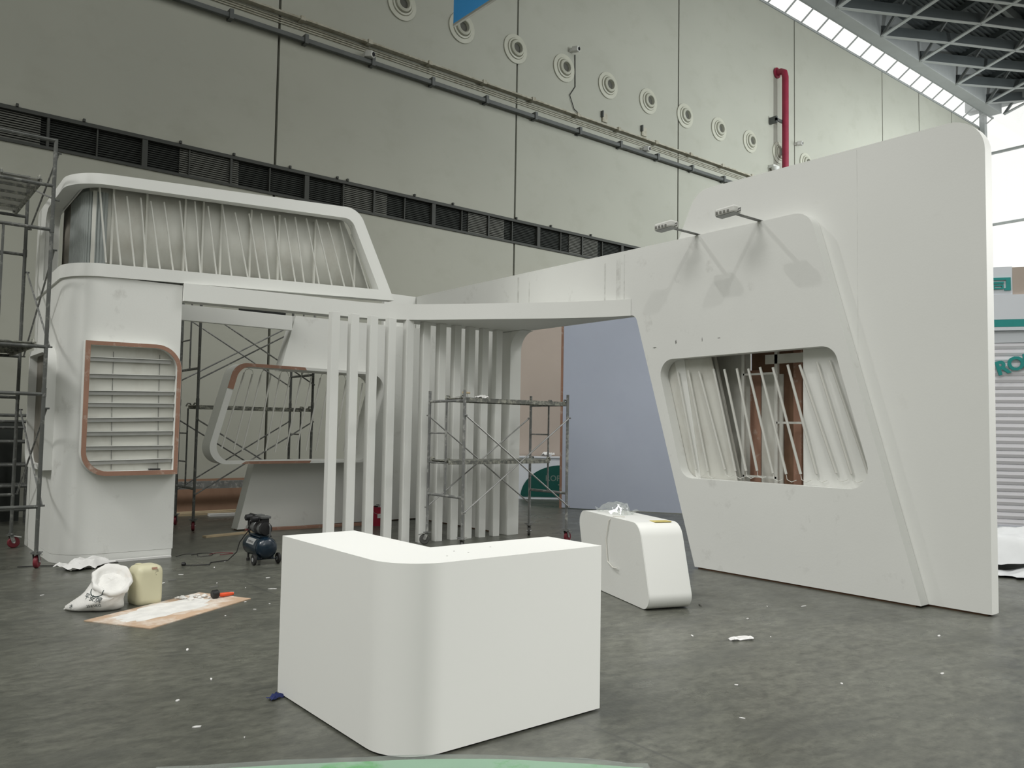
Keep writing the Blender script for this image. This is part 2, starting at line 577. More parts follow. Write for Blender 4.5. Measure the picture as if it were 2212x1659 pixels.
# louvre band in the wall
lv = thing('ventilation_louver', 'long dark grey ventilation louver band recessed in the hall wall', 'louver', (9, WY, 6.46))
MB().box(-15.9, 44, WY + 0.11, WY + 0.135, 6.47, 7.09).build('backing', 'joint', lv)
MB().box(-15.9, 44, WY - 0.03, WY + 0.10, 7.03, 7.10).build('top_rail', 'louver_frame', lv)
MB().box(-15.9, 44, WY - 0.03, WY + 0.10, 6.46, 6.51).build('bottom_rail', 'louver_frame', lv)
posts = [2.49, 4.11, 5.76, 7.40, 9.04, 10.66, 12.32, 13.99, 15.6, 17.2, 18.85, 20.5]
for i, x in enumerate(posts):
    w = 0.05 if i % 2 == 1 else 0.022
    MB().box(x - w, x + w, WY - 0.02, WY + 0.10, 6.51, 7.03).build('post', 'louver_frame', lv)
for x in (3.29, 4.94, 6.58, 8.28, 9.86, 11.5, 13.1, 14.8, 16.4):
    MB().box(x - 0.012, x + 0.012, WY + 0.0, WY + 0.10, 6.51, 7.03).build('divider', 'louver_frame', lv)
edges = [(-15.8, 2.38, 0), (2.38, 4.76, 1), (4.76, 5.93, 0), (5.93, 8.26, 1), (8.26, 9.40, 0), (9.40, 11.71, 1), (11.71, 12.85, 0), (12.85, 15.13, 1), (15.13, 16.24, 0), (16.24, 18.5, 1), (18.5, 44, 0)]
for x0, x1, dark in edges:
    m = MB()
    for k in range(12):
        z = 6.53 + k * 0.0425
        y = WY + (0.06 if dark else 0.03)
        m.add([(x0, y, z), (x1, y, z), (x1, y + 0.035, z + 0.034), (x0, y + 0.035, z + 0.034),
               (x0, y, z + 0.012), (x1, y, z + 0.012), (x1, y + 0.035, z + 0.042), (x0, y + 0.035, z + 0.042)],
              [(0, 1, 2, 3), (4, 7, 6, 5), (0, 4, 5, 1), (2, 6, 7, 3), (0, 3, 7, 4), (1, 5, 6, 2)])
    o = m.build('slats', 'louver_dark' if dark else 'louver', lv)
    o['kind'] = 'stuff'
for x in [2.0, 3.05, 4.75, 5.8, 7.0, 8.1, 8.35, 10.1, 11.2, 13.2, 14.4, 15.9]:
    MB().box(x - 0.02, x + 0.02, WY - 0.06, WY, 7.10, 7.15).build('fixing_clip', 'louver_frame', lv)

# grey rail with brackets
rail = thing('wall_rail', 'dark grey horizontal rail with brackets along the hall wall', 'rail', (13, WY, 9.9))
MB().box(-15, 30, WY - 0.16, WY - 0.06, 9.86, 9.96).build('bar', 'rail', rail, bevel=0.01)
for k in range(-8, 15):
    x = 5.6 + k * 1.622
    MB().box(x - 0.04, x + 0.04, WY - 0.19, WY, 9.83, 10.03).build('bracket', 'rail', rail)

ledge = thing('cable_ledge', 'dusty cable tray ledge with thin cables above the grey rail', 'cable tray', (13, WY, 10.3))
MB().box(-15, 30, WY - 0.17, WY - 0.004, 10.33, 10.37).build('ledge_strip', 'ledge', ledge)
for k in range(3):
    MB().box(-15, 30, WY - 0.03, WY - 0.004, 10.16 + k * 0.05, 10.175 + k * 0.05).build('cable', 'ledge', ledge)
for k in range(-8, 15):
    x = 5.5 + k * 1.622
    MB().box(x - 0.05, x + 0.05, WY - 0.20, WY - 0.004, 10.30, 10.40).build('clip', 'ledge', ledge)

# round air nozzles in a row
D = 0.385
nz0 = thing('jet_diffuser', 'x', 'air vent', (9.64, WY, 11.6), 'round air nozzles in a row on the hall wall')
MB().lathe([(D, 0), (D, 0.03), (D * 0.74, 0.045), (D * 0.72, 0.03)], (9.64, WY, 11.6), (0, -1, 0), 32).build('flange', 'cream', nz0, True)
MB().lathe([(D * 0.72, 0.03), (D * 0.70, 0.07), (D * 0.60, 0.08), (D * 0.56, 0.035)], (9.64, WY, 11.6), (0, -1, 0), 32, False).build('outer_ring', 'cream', nz0, True)
MB().lathe([(D * 0.56, 0.035), (D * 0.52, 0.12), (D * 0.40, 0.15), (D * 0.36, 0.14), (D * 0.33, 0.05)], (9.64, WY, 11.6), (0, -1, 0), 32, False).build('nozzle', 'cream', nz0, True)
MB().lathe([(D * 0.34, 0.05), (D * 0.34, 0.055)], (9.64, WY, 11.6), (0, -1, 0), 24).build('throat', 'hole', nz0)
names = ['highest and leftmost', 'second from left, behind the banner,', 'third from left, crossing a wall joint,', 'fourth from left, with a camera above it,', 'fifth from left', 'sixth from left', 'seventh from left', 'eighth from left', 'ninth from left', 'tenth from left, behind the red pipe,', 'last one, half hidden by the tall panel,']
for i in range(11):
    o = nz0 if i == 0 else copy_tree(nz0)
    o.location = (9.64 + 1.724 * i, WY - 0.004, 11.6)
    o['label'] = 'cream round air nozzle, ' + names[i].rstrip(',') + ' in the wall row'

# red fire pipe
pipe = thing('fire_pipe', 'dark red fire pipe running down the hall wall', 'pipe', (25.28, WY, 8))
MB().path([(25.02, WY - 0.36, 7.2), (25.02, WY - 0.36, 14.2), (25.02, WY - 0.32, 14.38), (25.02, WY - 0.20, 14.45), (25.02, WY - 0.01, 14.45)], 0.115, 12).build('pipe_run', 'redpipe', pipe, True)
MB().lathe([(0.19, 0), (0.19, 0.05), (0.12, 0.06)], (25.02, WY - 0.01, 14.45), (0, -1, 0), 16).build('wall_flange', 'redpipe', pipe, True)
for z in (12.6, 8.6):
    MB().box(24.57, 25.12, WY - 0.30, WY - 0.24, z - 0.05, z + 0.05).box(24.57, 24.64, WY - 0.30, WY - 0.01, z - 0.12, z + 0.12).build('bracket', 'rail', pipe)


def cctv(x, z, label, yaw):
    t = thing('security_camera', label, 'camera', (x, WY, z), 'small cameras on the hall wall')
    MB().box(x - 0.05, x + 0.05, WY - 0.10, WY, z - 0.05, z + 0.05).build('mount', 'camera_body', t)
    d = Vector((math.sin(yaw), -math.cos(yaw), -0.12)).normalized()
    c = Vector((x, WY - 0.12, z))
    MB().bar(c - d * 0.02, c + d * 0.17, 0.15, 0.14).build('housing', 'camera_body', t, bevel=0.02)
    MB().lathe([(0.05, 0), (0.05, 0.012)], c + d * 0.17, d, 16).build('lens', 'lens', t)


cctv(8.70, 10.06, 'white camera under the cable tray near the left wall joint', 0.5)
cctv(15.07, 12.17, 'white camera mounted above the fourth round air nozzle', 0.3)
cctv(18.0, 10.05, 'white camera under the cable tray near the middle wall joint', 0.3)
cctv(26.2, 12.16, 'white camera right of the red pipe on the wall joint', 0.3)
dm = thing('dome_camera', 'clear dome camera on the wall beside the red pipe', 'camera', (24.66, WY, 10.9))
MB().box(24.54, 24.78, WY - 0.2, WY, 10.92, 11.02).build('mount', 'camera_body', dm)
MB().lathe([(0.14, 0), (0.14, -0.06), (0.11, -0.14), (0.05, -0.18)], (24.66, WY - 0.2, 10.94), (0, 0, 1), 16).build('dome', 'camera_body', dm, True)
tag(MB().path([(15.22, WY - 0.02, 12.1), (15.24, WY - 0.02, 11.2), (15.03, WY - 0.03, 10.9), (15.2, WY - 0.03, 10.55), (15.5, WY - 0.05, 10.4)], 0.012, 5).build('camera_cable', 'joint'), 'thin dark cable hanging from the camera above the nozzles', 'cable')
for x, lab in ((16.4, 'small beige junction plate above the cable tray, left one'), (18.07, 'small beige junction plate above the cable tray, right one')):
    t = thing('junction_plate', lab, 'plate', (x, WY, 10.6), 'small plates above the cable tray')
    MB().box(x - 0.10, x + 0.10, WY - 0.05, WY, 10.48, 10.74).build('plate', 'ledge', t)
    MB().box(x - 0.13, x - 0.09, WY - 0.09, WY, 10.60, 10.78).build('lug', 'rail', t)

# sloping skylight strip at the head of the wall
sky = struct(MB().box(-28, 42.6, WY - 0.04, WY + 0.02, 16.76, 16.82).box(-28, 42.6, 15.72, 15.80, 17.15, 17.22).build('window_1', 'mullion'))
for k in range(-4, 18):
    x = 24.454 + 1.0655 * k
    MB().bar((x, WY, 16.80), (x, 15.75, 17.18), 0.05, 0.04).build('glazing_bar', 'mullion', sky)
    if k < 17:
        MB().add([(x + 0.03, WY - 0.01, 16.81), (x + 1.035, WY - 0.01, 16.81), (x + 1.035, 15.76, 17.18), (x + 0.03, 15.76, 17.18)], [(0, 1, 2, 3)]).build('pane', 'pane', sky)

# roof: eave beam, deck and lattice of truss members
EDGE_Y = 2.0                   # roof edge out of view, placed to limit sky light on the booth


def rz(y):
    return 17.16 + 0.30 * (15.2 - y)


roof = MB()
for y0, y1 in ((15.75, EDGE_Y),):
    roof.add([(-28, y0, rz(y0) + 1.25), (42.5, y0, rz(y0) + 1.25), (42.5, y1, rz(y1) + 1.25), (-28, y1, rz(y1) + 1.25),
              (-28, y0, rz(y0) + 1.5), (42.5, y0, rz(y0) + 1.5), (42.5, y1, rz(y1) + 1.5), (-28, y1, rz(y1) + 1.5)],
             [(0, 1, 2, 3), (4, 7, 6, 5), (0, 4, 5, 1), (2, 6, 7, 3), (0, 3, 7, 4), (1, 5, 6, 2)])
ceiling = struct(roof.build('ceiling', 'roof'))
MB().box(-28, 42.2, 15.22, 15.75, 17.16, 18.6).build('eave_beam', 'eave', ceiling, bevel=0.02)
m = MB()
for k in range(84):
    y = 15.1 - k * 0.15
    m.box(-28, 42.5, y - 0.04, y + 0.04, rz(y) + 1.20, rz(y) + 1.26)
o = m.build('deck_ribs', 'roof', ceiling)
o['kind'] = 'stuff'
BX = [27.2 - 3.3 * k for k in range(5, 0, -1)] + [27.2, 30.5, 33.75, 37.2, 40.4, 42.4]
for i, x in enumerate(BX):
    MB().bar((x, 15.2, rz(15.2)), (x, EDGE_Y, rz(EDGE_Y)), 0.17, 0.05).build('bottom_chord', 'eave', ceiling)
    MB().bar((x, 15.2, rz(15.2) + 1.1), (x, EDGE_Y, rz(EDGE_Y) + 1.1), 0.18, 0.25).build('top_chord', 'roof', ceiling)
    y = 15.2
    k = 0
    while y - 1.15 > EDGE_Y:
        yn = y - 1.15
        if k % 2 == 0:
            MB().bar((x, y, rz(y)), (x, yn, rz(yn) + 1.1), 0.10, 0.10).build('web_member', 'truss', ceiling)
        else:
            MB().bar((x, y, rz(y) + 1.1), (x, yn, rz(yn)), 0.10, 0.10).build('web_member', 'truss', ceiling)
        # diagonals in the plane of the lattice, running to the next chord
        if i < len(BX) - 1:
            lb_ = MB().bar((x, y, rz(y) + 0.22), (BX[i + 1], yn, rz(yn) + 0.22), 0.03, 0.40).build('lattice_bar', 'roof', ceiling)
            MB().bar((x, y, rz(y)), (BX[i + 1], yn, rz(yn)), 0.15, 0.03).build('flange', 'eave', lb_)
        y = yn
        k += 1
for y in (12.6, 9.2):
    MB().bar((-28, y, rz(y) + 1.0), (42.5, y, rz(y) + 1.0), 0.16, 0.35).build('purlin', 'truss', ceiling)

# glazed end wall
GX = 42.3
wr = struct(MB().box(GX, GX + 0.4, -60, WY + 0.5, 0, 1.2).box(GX - 0.3, GX + 0.3, -60, WY + 0.5, 17.6, 18.3).build('wall_right', 'eave'))
win2 = struct(MB().box(GX + 0.05, GX + 0.25, -60, WY, 1.2, 1.35).build('window_2', 'mullion'))
for z in (5.0, 8.5, 11.9, 15.4):
    MB().box(GX + 0.05, GX + 0.2, -60, WY, z - 0.05, z + 0.05).build('transom', 'mullion', win2)
ys = [16.15, 8, 0, -8, -16, -24, -32, -40, -48, -56]
for y in ys:
    MB().box(GX, GX + 0.3, y - 0.12, y + 0.12, 1.2, 17.6).build('mullion', 'mullion', win2)
zs = [1.3, 5.0, 8.5, 11.9, 15.4, 17.6]
for i in range(len(ys) - 1):
    for j in range(len(zs) - 1):
        MB().box(GX + 0.12, GX + 0.14, ys[i + 1] + 0.12, ys[i] - 0.12, zs[j] + 0.05, zs[j + 1] - 0.05).build('pane', 'pane', win2)

# hanging banner, top of the picture
ban = thing('hanging_banner', 'blue banner hanging from the roof, only its lower corner in view', 'banner', (7.5, 9.9, 8.33))
MB().box(7.49, 7.51, 8.3, 10.98, 8.365, 12.0).build('cloth', 'blue', ban)
MB().box(7.48, 7.52, 8.3, 10.98, 8.325, 8.365).build('bottom_bar', 'chrome', ban)
for y in (8.6, 10.7):
    MB().tube((7.5, y, 12.0), (7.5, y, rz(y) + 1.0), 0.008, 5).build('hanging_wire', 'rail', ban)


# ================================================================== THE BOOTH: TOWER
R0 = 0.42
TX, TY = 1.90, 10.63          # left and front faces of the tower
TB = 12.70                    # its rear


def tpath(s, w):
    """plan of the tower skin: back along the left side, round the corner, along the front; w = inward"""
    l1 = TB - (TY + R0)
    if s < l1:
        return (TX + w, TB - s)
    a = (s - l1) / R0
    if a < PI / 2:
        th = PI + a
        return (TX + R0 + (R0 - w) * math.cos(th), TY + R0 + (R0 - w) * math.sin(th))
    return (TX + R0 + (s - l1 - R0 * PI / 2), TY + w)


S_X0 = (TB - TY - R0) + R0 * PI / 2 - (TX + R0)      # s = X + S_X0 on the front


def tmap(s, z, w):
    x, y = tpath(s, w)
    return (x, y, z)


tower = thing('booth_tower', 'white rounded booth tower with an open lit-box band on top', 'booth', (2.5, 11.6, 0))
# lower body with round front-left corner
plan = [(3.20, TY), (3.20, TB), (TX, TB)] + [tpath(s, 0) for s in [(TB - TY - R0) + R0 * PI / 2 * k / 14 for k in range(15)]]
MB().plate(plan, [], lambda x, y, w: (x, y, w), 0.10, 3.40).build('column_body', 'paint_dirty', tower, True, angle=30)
MB().plate([(x - (0.012 if x > 3 else -0.0), y) for x, y in plan], [], lambda x, y, w: (x, y, w), 0.0, 0.097).build('base_plinth', 'paint_dirty', tower, True, angle=30)
# the open band: rounded frame wrapping round the corner
oc = [(6.27 + S_X0, 3.55), (5.64 + S_X0, 4.835), (0.0, 4.50), (0.0, 3.30)]
ic = [(6.003 + S_X0, 3.686), (5.53 + S_X0, 4.665), (0.59, 4.42), (0.59, 3.485)]


def zspan(loop, x):
    zz = []
    for i in range(len(loop)):
        (xa, za), (xb, zb) = loop[i], loop[(i + 1) % len(loop)]
        if (xa - x) * (xb - x) <= 0 and abs(xa - xb) > 1e-9:
            zz.append(za + (zb - za) * (x - xa) / (xb - xa))
    return (min(zz), max(zz)) if len(zz) > 1 else None


def ring_skin(outer, inner, fn, w0_, w1_):
    b = MB()
    xs_ = sorted({round(p[0], 5) for p in outer + inner} | {k * 0.02 for k in range(500) if min(p[0] for p in outer) < k * 0.02 < max(p[0] for p in outer)})
    xf = [xs_[0]]
    for x in xs_[1:]:
        if x - xf[-1] > 0.008:
            xf.append(x)
    xs_ = xf[:-1] + [xs_[-1]]
    e = 1e-5
    for xa, xb in zip(xs_[:-1], xs_[1:]):
        if xb - xa < 4 * e:
            continue
        a_, b_ = xa + e, xb - e
        oa, ob, ia, ib = zspan(outer, a_), zspan(outer, b_), zspan(inner, a_), zspan(inner, b_)
        if oa is None or ob is None:
            continue
        bands = [(oa, ob)] if ia is None or ib is None else [((oa[0], ia[0]), (ob[0], ib[0])), ((ia[1], oa[1]), (ib[1], ob[1]))]
        for (pa, pb) in bands:
            for w in (w0_, w1_):
                b.add([fn(xa, pa[0], w), fn(xb, pb[0], w), fn(xb, pb[1], w), fn(xa, pa[1], w)], [(0, 1, 2, 3)])
    for loop in (outer, inner):
        m_ = len(loop)
        for i in range(m_):
            p, q = loop[i], loop[(i + 1) % m_]
            b.add([fn(*p, w0_), fn(*q, w0_), fn(*q, w1_), fn(*p, w1_)], [(0, 1, 2, 3)])
    return b


ring_skin(rloop(oc, [0, 0.30, 0.10, 0], 14, 160), rloop(ic, [0, 0.17, 0.22, 0], 14, 160), tmap, -0.025, 0.14).build('upper_frame', 'paint', tower)


def strip(name, m, s0, s1, fa, fb, n=70, parent=tower, th=0.012):
    b = MB()
    rows = [[], []]
    for k in range(n + 1):
        s = s0 + (s1 - s0) * k / n
        rows[0].append(fa(s))
        rows[1].append(fb(s))
    b.rings(rows, False, False)
    o = b.build(name, m, parent, True, angle=40)
    md = o.modifiers.new('thickness', 'SOLIDIFY')
    md.thickness = th
    return o


ztop = lambda s: 4.46 + (s) * 0.0465
zsill = lambda s: 3.45 + (s - 0.59) * 0.0372
zslant = lambda s: 3.70 - (s - (6.0 + S_X0)) / 0.50
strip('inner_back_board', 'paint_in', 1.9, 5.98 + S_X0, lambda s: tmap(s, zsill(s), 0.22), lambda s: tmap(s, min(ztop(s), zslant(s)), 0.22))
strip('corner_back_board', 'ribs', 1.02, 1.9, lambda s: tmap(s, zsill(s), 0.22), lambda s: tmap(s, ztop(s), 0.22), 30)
strip('side_back_board', 'dusty', 0.45, 1.02, lambda s: tmap(s, zsill(s), 0.22), lambda s: tmap(s, ztop(s), 0.22), 30)  # dark board colour stands for shade inside the side opening
strip('lid_board', 'paint_in', 0.2, 5.6 + S_X0, lambda s: tmap(s, ztop(s) + 0.02, 0.03), lambda s: tmap(s, ztop(s) + 0.02, 0.22))  # unseen lid, added to keep sky light out of the band
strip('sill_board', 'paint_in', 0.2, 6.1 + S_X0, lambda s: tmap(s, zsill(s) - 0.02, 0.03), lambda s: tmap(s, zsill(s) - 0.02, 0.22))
MB().box(TX + 0.3, 3.18, TY + 0.26, TB - 0.2, 3.42, 4.42).build('rear_housing', 'paint', tower)
m = MB()
for k in range(20):
    s = 1.05 + k * 0.066
    m.path([tmap(s, 3.5, 0.20), tmap(s, 4.46, 0.20)], 0.020, 6)
m.build('ribbed_lining', 'ribs', tower, True)['kind'] = 'stuff'
MB().add([tmap(2.04 + S_X0, 3.52, 0.18), tmap(2.12 + S_X0, 3.52, 0.18), tmap(2.12 + S_X0, 4.47, 0.18), tmap(2.04 + S_X0, 4.47, 0.18)], [(0, 1, 2, 3)]).build('edge_strip', 'paint_in', tower).modifiers.new('t', 'SOLIDIFY').thickness = 0.015

UP = [(2.23, 4.53, 2.34, 3.6), (2.39, 4.46, 2.51, 3.56), (2.54, 4.47, 2.67, 3.56), (2.7, 4.48, 2.81, 3.57), (2.82, 4.46, 2.97, 3.58), (2.98, 4.48, 3.13, 3.58), (3.17, 4.53, 3.3, 3.59), (3.36, 4.56, 3.47, 3.6), (3.53, 4.53, 3.68, 3.61), (3.72, 4.57, 3.88, 3.62), (3.89, 4.51, 4.1, 3.63), (4.08, 4.53, 4.27, 3.63), (4.25, 4.56, 4.4, 3.66), (4.43, 4.56, 4.58, 3.65), (4.59, 4.56, 4.78, 3.65), (4.74, 4.6, 4.91, 3.66), (4.91, 4.61, 5.14, 3.67), (5.06, 4.62, 5.34, 3.68), (5.24, 4.61, 5.54, 3.69), (5.43, 4.64, 5.7, 3.7), (5.62, 4.5, 5.93, 3.72)]
for a, b, c, d in UP:
    MB().tube((a - 0.01, 10.77, b - 0.02), (c - 0.01, 10.77, d - 0.01), 0.0115, 8).build('light_tube', 'tube', tower, True)
for x in (2.39, 2.78, 3.25, 3.48, 3.72, 4.12, 4.52, 5.06, 5.70):
    MB().box(x - 0.012, x + 0.012, 10.80, 10.845, 3.5 + 0.035 * (x - 2), min(4.60, zslant(x + S_X0)) - 0.02).build('stud', 'paint_in', tower)

# window frame with raw edges on the tower front, light tubes across it
fmap = lambda x, z, w: (x, TY + w, z)
FO = [(3.183, 1.027), (3.187, 2.62), (2.096, 2.604), (2.10, 1.02)]
FI = [(3.137, 1.080), (3.137, 2.575), (2.150, 2.559), (2.148, 1.075)]
FR = [0.0, 0.30, 0.0, 0.28]
wf = MB().annulus(rloop(FO, FR, 10, 2), rloop(FI, [0.0, 0.26, 0.0, 0.24], 10, 2), fmap, -0.13, -0.118).build('window_frame', 'mdf', tower, True)
wf['label'] = 'raw brown fibreboard edge'
MB().annulus(rloop([(x + (0.006 if x > 2.6 else -0.006), z) for x, z in FO], FR, 10, 2), rloop(FI, [0.0, 0.26, 0.0, 0.24], 10, 2), fmap, -0.118, 0.0).build('box_sides', 'paint', wf, True)
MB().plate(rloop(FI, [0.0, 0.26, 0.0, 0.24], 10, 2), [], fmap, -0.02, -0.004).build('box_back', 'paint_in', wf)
for z0, z1 in ((2.42, 2.44), (2.22, 2.25), (2.02, 2.05), (1.88, 1.90), (1.70, 1.73), (1.54, 1.56), (1.37, 1.38), (1.20, 1.22)):
    xr = 3.13 if z0 < 2.4 else 3.08
    xl = 2.155 if z0 > 1.25 else 2.20
    MB().bar((xl, TY - 0.040, z0 - 0.026), (xr, TY - 0.040, z1 - 0.026), 0.030, 0.044).build('light_tube', 'strip_grey', wf)  # grey bar under each white cover strip
    MB().bar((xl, TY - 0.048, z0), (xr, TY - 0.048, z1), 0.046, 0.007).build('tube_cover', 'paint', wf)
for x in (2.42, 2.95):
    MB().path([(x, TY - 0.025, 2.5), (x + 0.01, TY - 0.025, 1.8), (x + 0.03, TY - 0.028, 1.09)], 0.003, 4).build('wire', 'steel', wf)
MB().box(2.86, 2.99, TY - 0.10, TY - 0.05, 1.082, 1.098).build('marker_pen', 'black', wf)
# frame on the left flank
smap = lambda y, z, w: (TX + w, y, z)
SO = [(11.05, 1.07), (11.05, 2.56), (12.35, 2.56), (12.35, 1.07)]
SI = [(11.17, 1.12), (11.17, 2.50), (12.30, 2.50), (12.30, 1.12)]
sf = MB().annulus(rloop(SO, [0, 0.28, 0.05, 0.25], 8, 2), rloop(SI, [0, 0.24, 0.03, 0.22], 8, 2), smap, -0.10, 0.0).build('side_window_frame', 'paint', tower, True)
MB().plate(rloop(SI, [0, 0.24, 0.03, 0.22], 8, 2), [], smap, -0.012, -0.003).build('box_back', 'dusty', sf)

# ================================================================== CANOPY, SLATS
canopy = thing('curved_canopy', 'white curved canopy beam joining the tower to the side wall', 'canopy', (5.9, 10, 3.2))
ctrl = [(3.205, 10.575), (4.37, 10.44), (5.15, 10.38), (5.60, 10.33), (5.95, 10.20), (6.32, 9.90), (6.71, 9.44), (7.05, 9.02), (7.43, 8.56), (7.72, 8.16), (7.93, 7.80), (8.075, 7.48)]


def smooth_pts(P, n=6):
    out = []
    for i in range(len(P) - 1):
        p0, p1, p2, p3 = P[max(i - 1, 0)], P[i], P[i + 1], P[min(i + 2, len(P) - 1)]
        for k in range(n):
            t = k / n
            out.append(tuple(0.5 * (2 * p1[j] + (p2[j] - p0[j]) * t + (2 * p0[j] - 5 * p1[j] + 4 * p2[j] - p3[j]) * t * t + (3 * p1[j] - p0[j] - 3 * p2[j] + p3[j]) * t ** 3) for j in (0, 1)))
    out.append(P[-1])
    return out


front = smooth_pts(ctrl)
MB().plate(front + [(8.075, 10.26), (5.9, 10.45), (5.2, 10.62), (3.205, 10.80)], [], lambda x, y, w: (x, y, w), 3.20, 3.215).build('soffit', 'paint', canopy)
MB().plate(front + [(8.075, 10.26), (5.9, 10.45), (5.2, 10.62), (3.205, 10.80)], [], lambda x, y, w: (x, y, w), 3.215, 3.425).build('fascia', 'paint', canopy, True, angle=30)

screen = thing('slat_screen', 'row of upright white slats under the curved canopy', 'screen', (6.5, 10.08, 0))
for x in (4.98, 5.27, 5.565, 5.86, 6.155, 6.44, 6.72, 6.995, 7.255, 7.515, 7.785):
    MB().box(x, x + 0.118, 10.03, 10.14, 0, 3.199).build('slat', 'paint', screen, bevel=0.003)

# ================================================================== BOOTH BACK WALL WITH SLANTED LIGHT-BOX RING
back = thing('booth_back_wall', 'white back wall with slanted left edge and a tilted ring-shaped window', 'booth wall', (6.4, 12.75, 0))
bmap = lambda x, z, w: (x, 12.65 + w, z)
RO = [(4.10, 1.052), (4.52, 2.60), (7.20, 2.575), (6.80, 1.055)]
RI = [(4.21, 1.094), (4.60, 2.545), (7.17, 2.540), (6.77, 1.094)]
RR = [0.26, 0.25, 0.24, 0.16]
RRi = [0.24, 0.22, 0.22, 0.14]
# wall outline with the ring's opening cut out: the ring hangs over the slanted left edge
ri = rloop([(4.30, 1.094), (4.68, 2.545), (7.17, 2.54), (6.77, 1.094)], RRi, 8, 1)
edge_lo = (5.022, 1.094)
edge_hi = (5.395, 2.545)
low = [(4.77, 0.02), (8.06, 0.02), (8.06, 3.46), (5.625, 3.46), edge_hi]
# keyhole: everything right of the edge inside the ring is open
right_loop = [(edge_hi[0], 2.5455)] + [p for p in rloop([(5.2, 2.545), (7.17, 2.54), (6.77, 1.094), (5.2, 1.094)], [0, 0.22, 0.14, 0], 8, 1) if p[0] > 5.4] + [edge_lo]
MB().plate(low + right_loop[1:], [], bmap, 0.0, 0.25).build('wall_board', 'paint_dirty', back)
MB().box(4.80, 8.04, 12.70, 12.86, 0, 0.02).build('base_rail', 'mdf_dark', back)
rmap = lambda x, z, w: (x, 12.30 + w, z)
ring = MB().annulus(rloop(RO, RR, 10, 4), rloop(RI, RRi, 10, 4), rmap, 0.0, 0.345).build('ring_frame', 'paint', back, True)
# raw fibreboard stretches of the ring's front edge
ro, ri2 = rloop(RO, RR, 10, 30), rloop(RI, RRi, 10, 30)
n = len(ro)


def ring_piece(sel):
    b = MB()
    for i in range(n):
        j = (i + 1) % n
        if sel((ro[i][0] + ro[j][0]) / 2, (ro[i][1] + ro[j][1]) / 2):
            a = [rmap(*p, -0.006) for p in (ro[i], ro[j], ri2[j], ri2[i])] + [rmap(*p, 0.0) for p in (ro[i], ro[j], ri2[j], ri2[i])]
            b.add(a, [(0, 1, 2, 3), (0, 4, 5, 1), (1, 5, 6, 2), (2, 6, 7, 3), (3, 7, 4, 0)])
    return b.build('raw_edge', 'mdf', ring)


ring_piece(lambda x, z: z > 2.20 and x < 5.68)
ring_piece(lambda x, z: z < 1.10 and 4.68 < x < 5.76)
for a, b, c, d in [(4.72, 2.46, 4.41, 1.28), (4.85, 2.44, 4.6, 1.27), (4.99, 2.44, 4.73, 1.25), (5.15, 2.45, 4.96, 1.26), (5.3, 2.45, 5.11, 1.25), (5.47, 2.43, 5.26, 1.23), (5.66, 2.43, 5.44, 1.26), (5.84, 2.45, 5.62, 1.26), (6.0, 2.44, 5.78, 1.25), (6.15, 2.44, 5.96, 1.25), (6.31, 2.43, 6.13, 1.25), (6.47, 2.43, 6.29, 1.25), (6.62, 2.42, 6.46, 1.23), (6.78, 2.4, 6.65, 1.23)]:
    tb = MB().tube((a, 12.45, b), (c, 12.45, d), 0.0135, 8).build('light_tube', 'tube', ring, True)
k = 0
for a in (4.72, 4.99, 5.30, 5.66, 6.0, 6.31, 6.62):
    MB().path([(a, 12.45, 2.44), (a + 0.02, 12.45, 2.50), (a + 0.08, 12.46, 2.525), (a + 0.13, 12.45, 2.50), (a + 0.145, 12.45, 2.44)], 0.004, 4).build('wire', 'tube', ring, True)
MB().box(3.21, 5.53, 12.56, 12.66, 3.20, 3.435).build('crossbar', 'paint', back, bevel=0.004)
MB().box(4.80, 5.58, 12.95, 13.0, 3.30, 3.60).build('dark_strip', 'joint', back)  # black strip behind the crossbar's right end

# ================================================================== SIDE WALL (front leaf) WITH SLANTED WINDOW
side = thing('booth_side_wall', 'long white side wall with slanted edge, doorway and a tilted open window', 'booth wall', (8.15, 8, 0))
wmap = lambda y, z, w: (8.08 + w, y, z)
outl = rloop([(3.69, 0.02), (4.86, 4.105), (12.90, 4.08), (12.90, 0.02), (10.03, 0.02), (10.03, 3.2), (7.40, 3.205), (6.40, 0.02)],
             [0, 0.24, 0, 0, 0, 0.20, 0.12, 0], 8, 1)
hole = rloop([(4.14, 1.09), (4.58, 2.60), (7.02, 2.575), (6.60, 1.085)], [0.21, 0.19, 0.19, 0.20], 8, 1)
MB().plate(outl, [hole], wmap, 0, 0.155).build('wall_board', 'paint_dirty', side, True, angle=20)
MB().box(8.10, 8.22, 3.75, 6.36, 0, 0.02).box(8.10, 8.22, 10.05, 12.88, 0, 0.02).build('base_rail', 'mdf_dark', side)
MB().box(8.056, 8.275, 10.02, 10.25, 0, 3.19).build('end_pillar', 'paint', side, bevel=0.004)
hb = rloop([(10.02, 3.0), (10.02, 3.195), (9.72, 3.195)], [0, 0, 0], 2, 1)
hb = [(10.02, 3.195)] + [(10.02 - 0.30 + 0.30 * math.cos(a), 2.895 + 0.30 * math.sin(a)) for a in [PI / 2 * k / 8 for k in range(9)]]
MB().plate(hb, [], lambda y, z, w: (w, y, z), 8.056, 8.275).build('pillar_head', 'paint', side, True)
MB().box(7.40, 8.06, 12.86, 12.95, 3.40, 4.075).build('rear_return', 'paint', side)
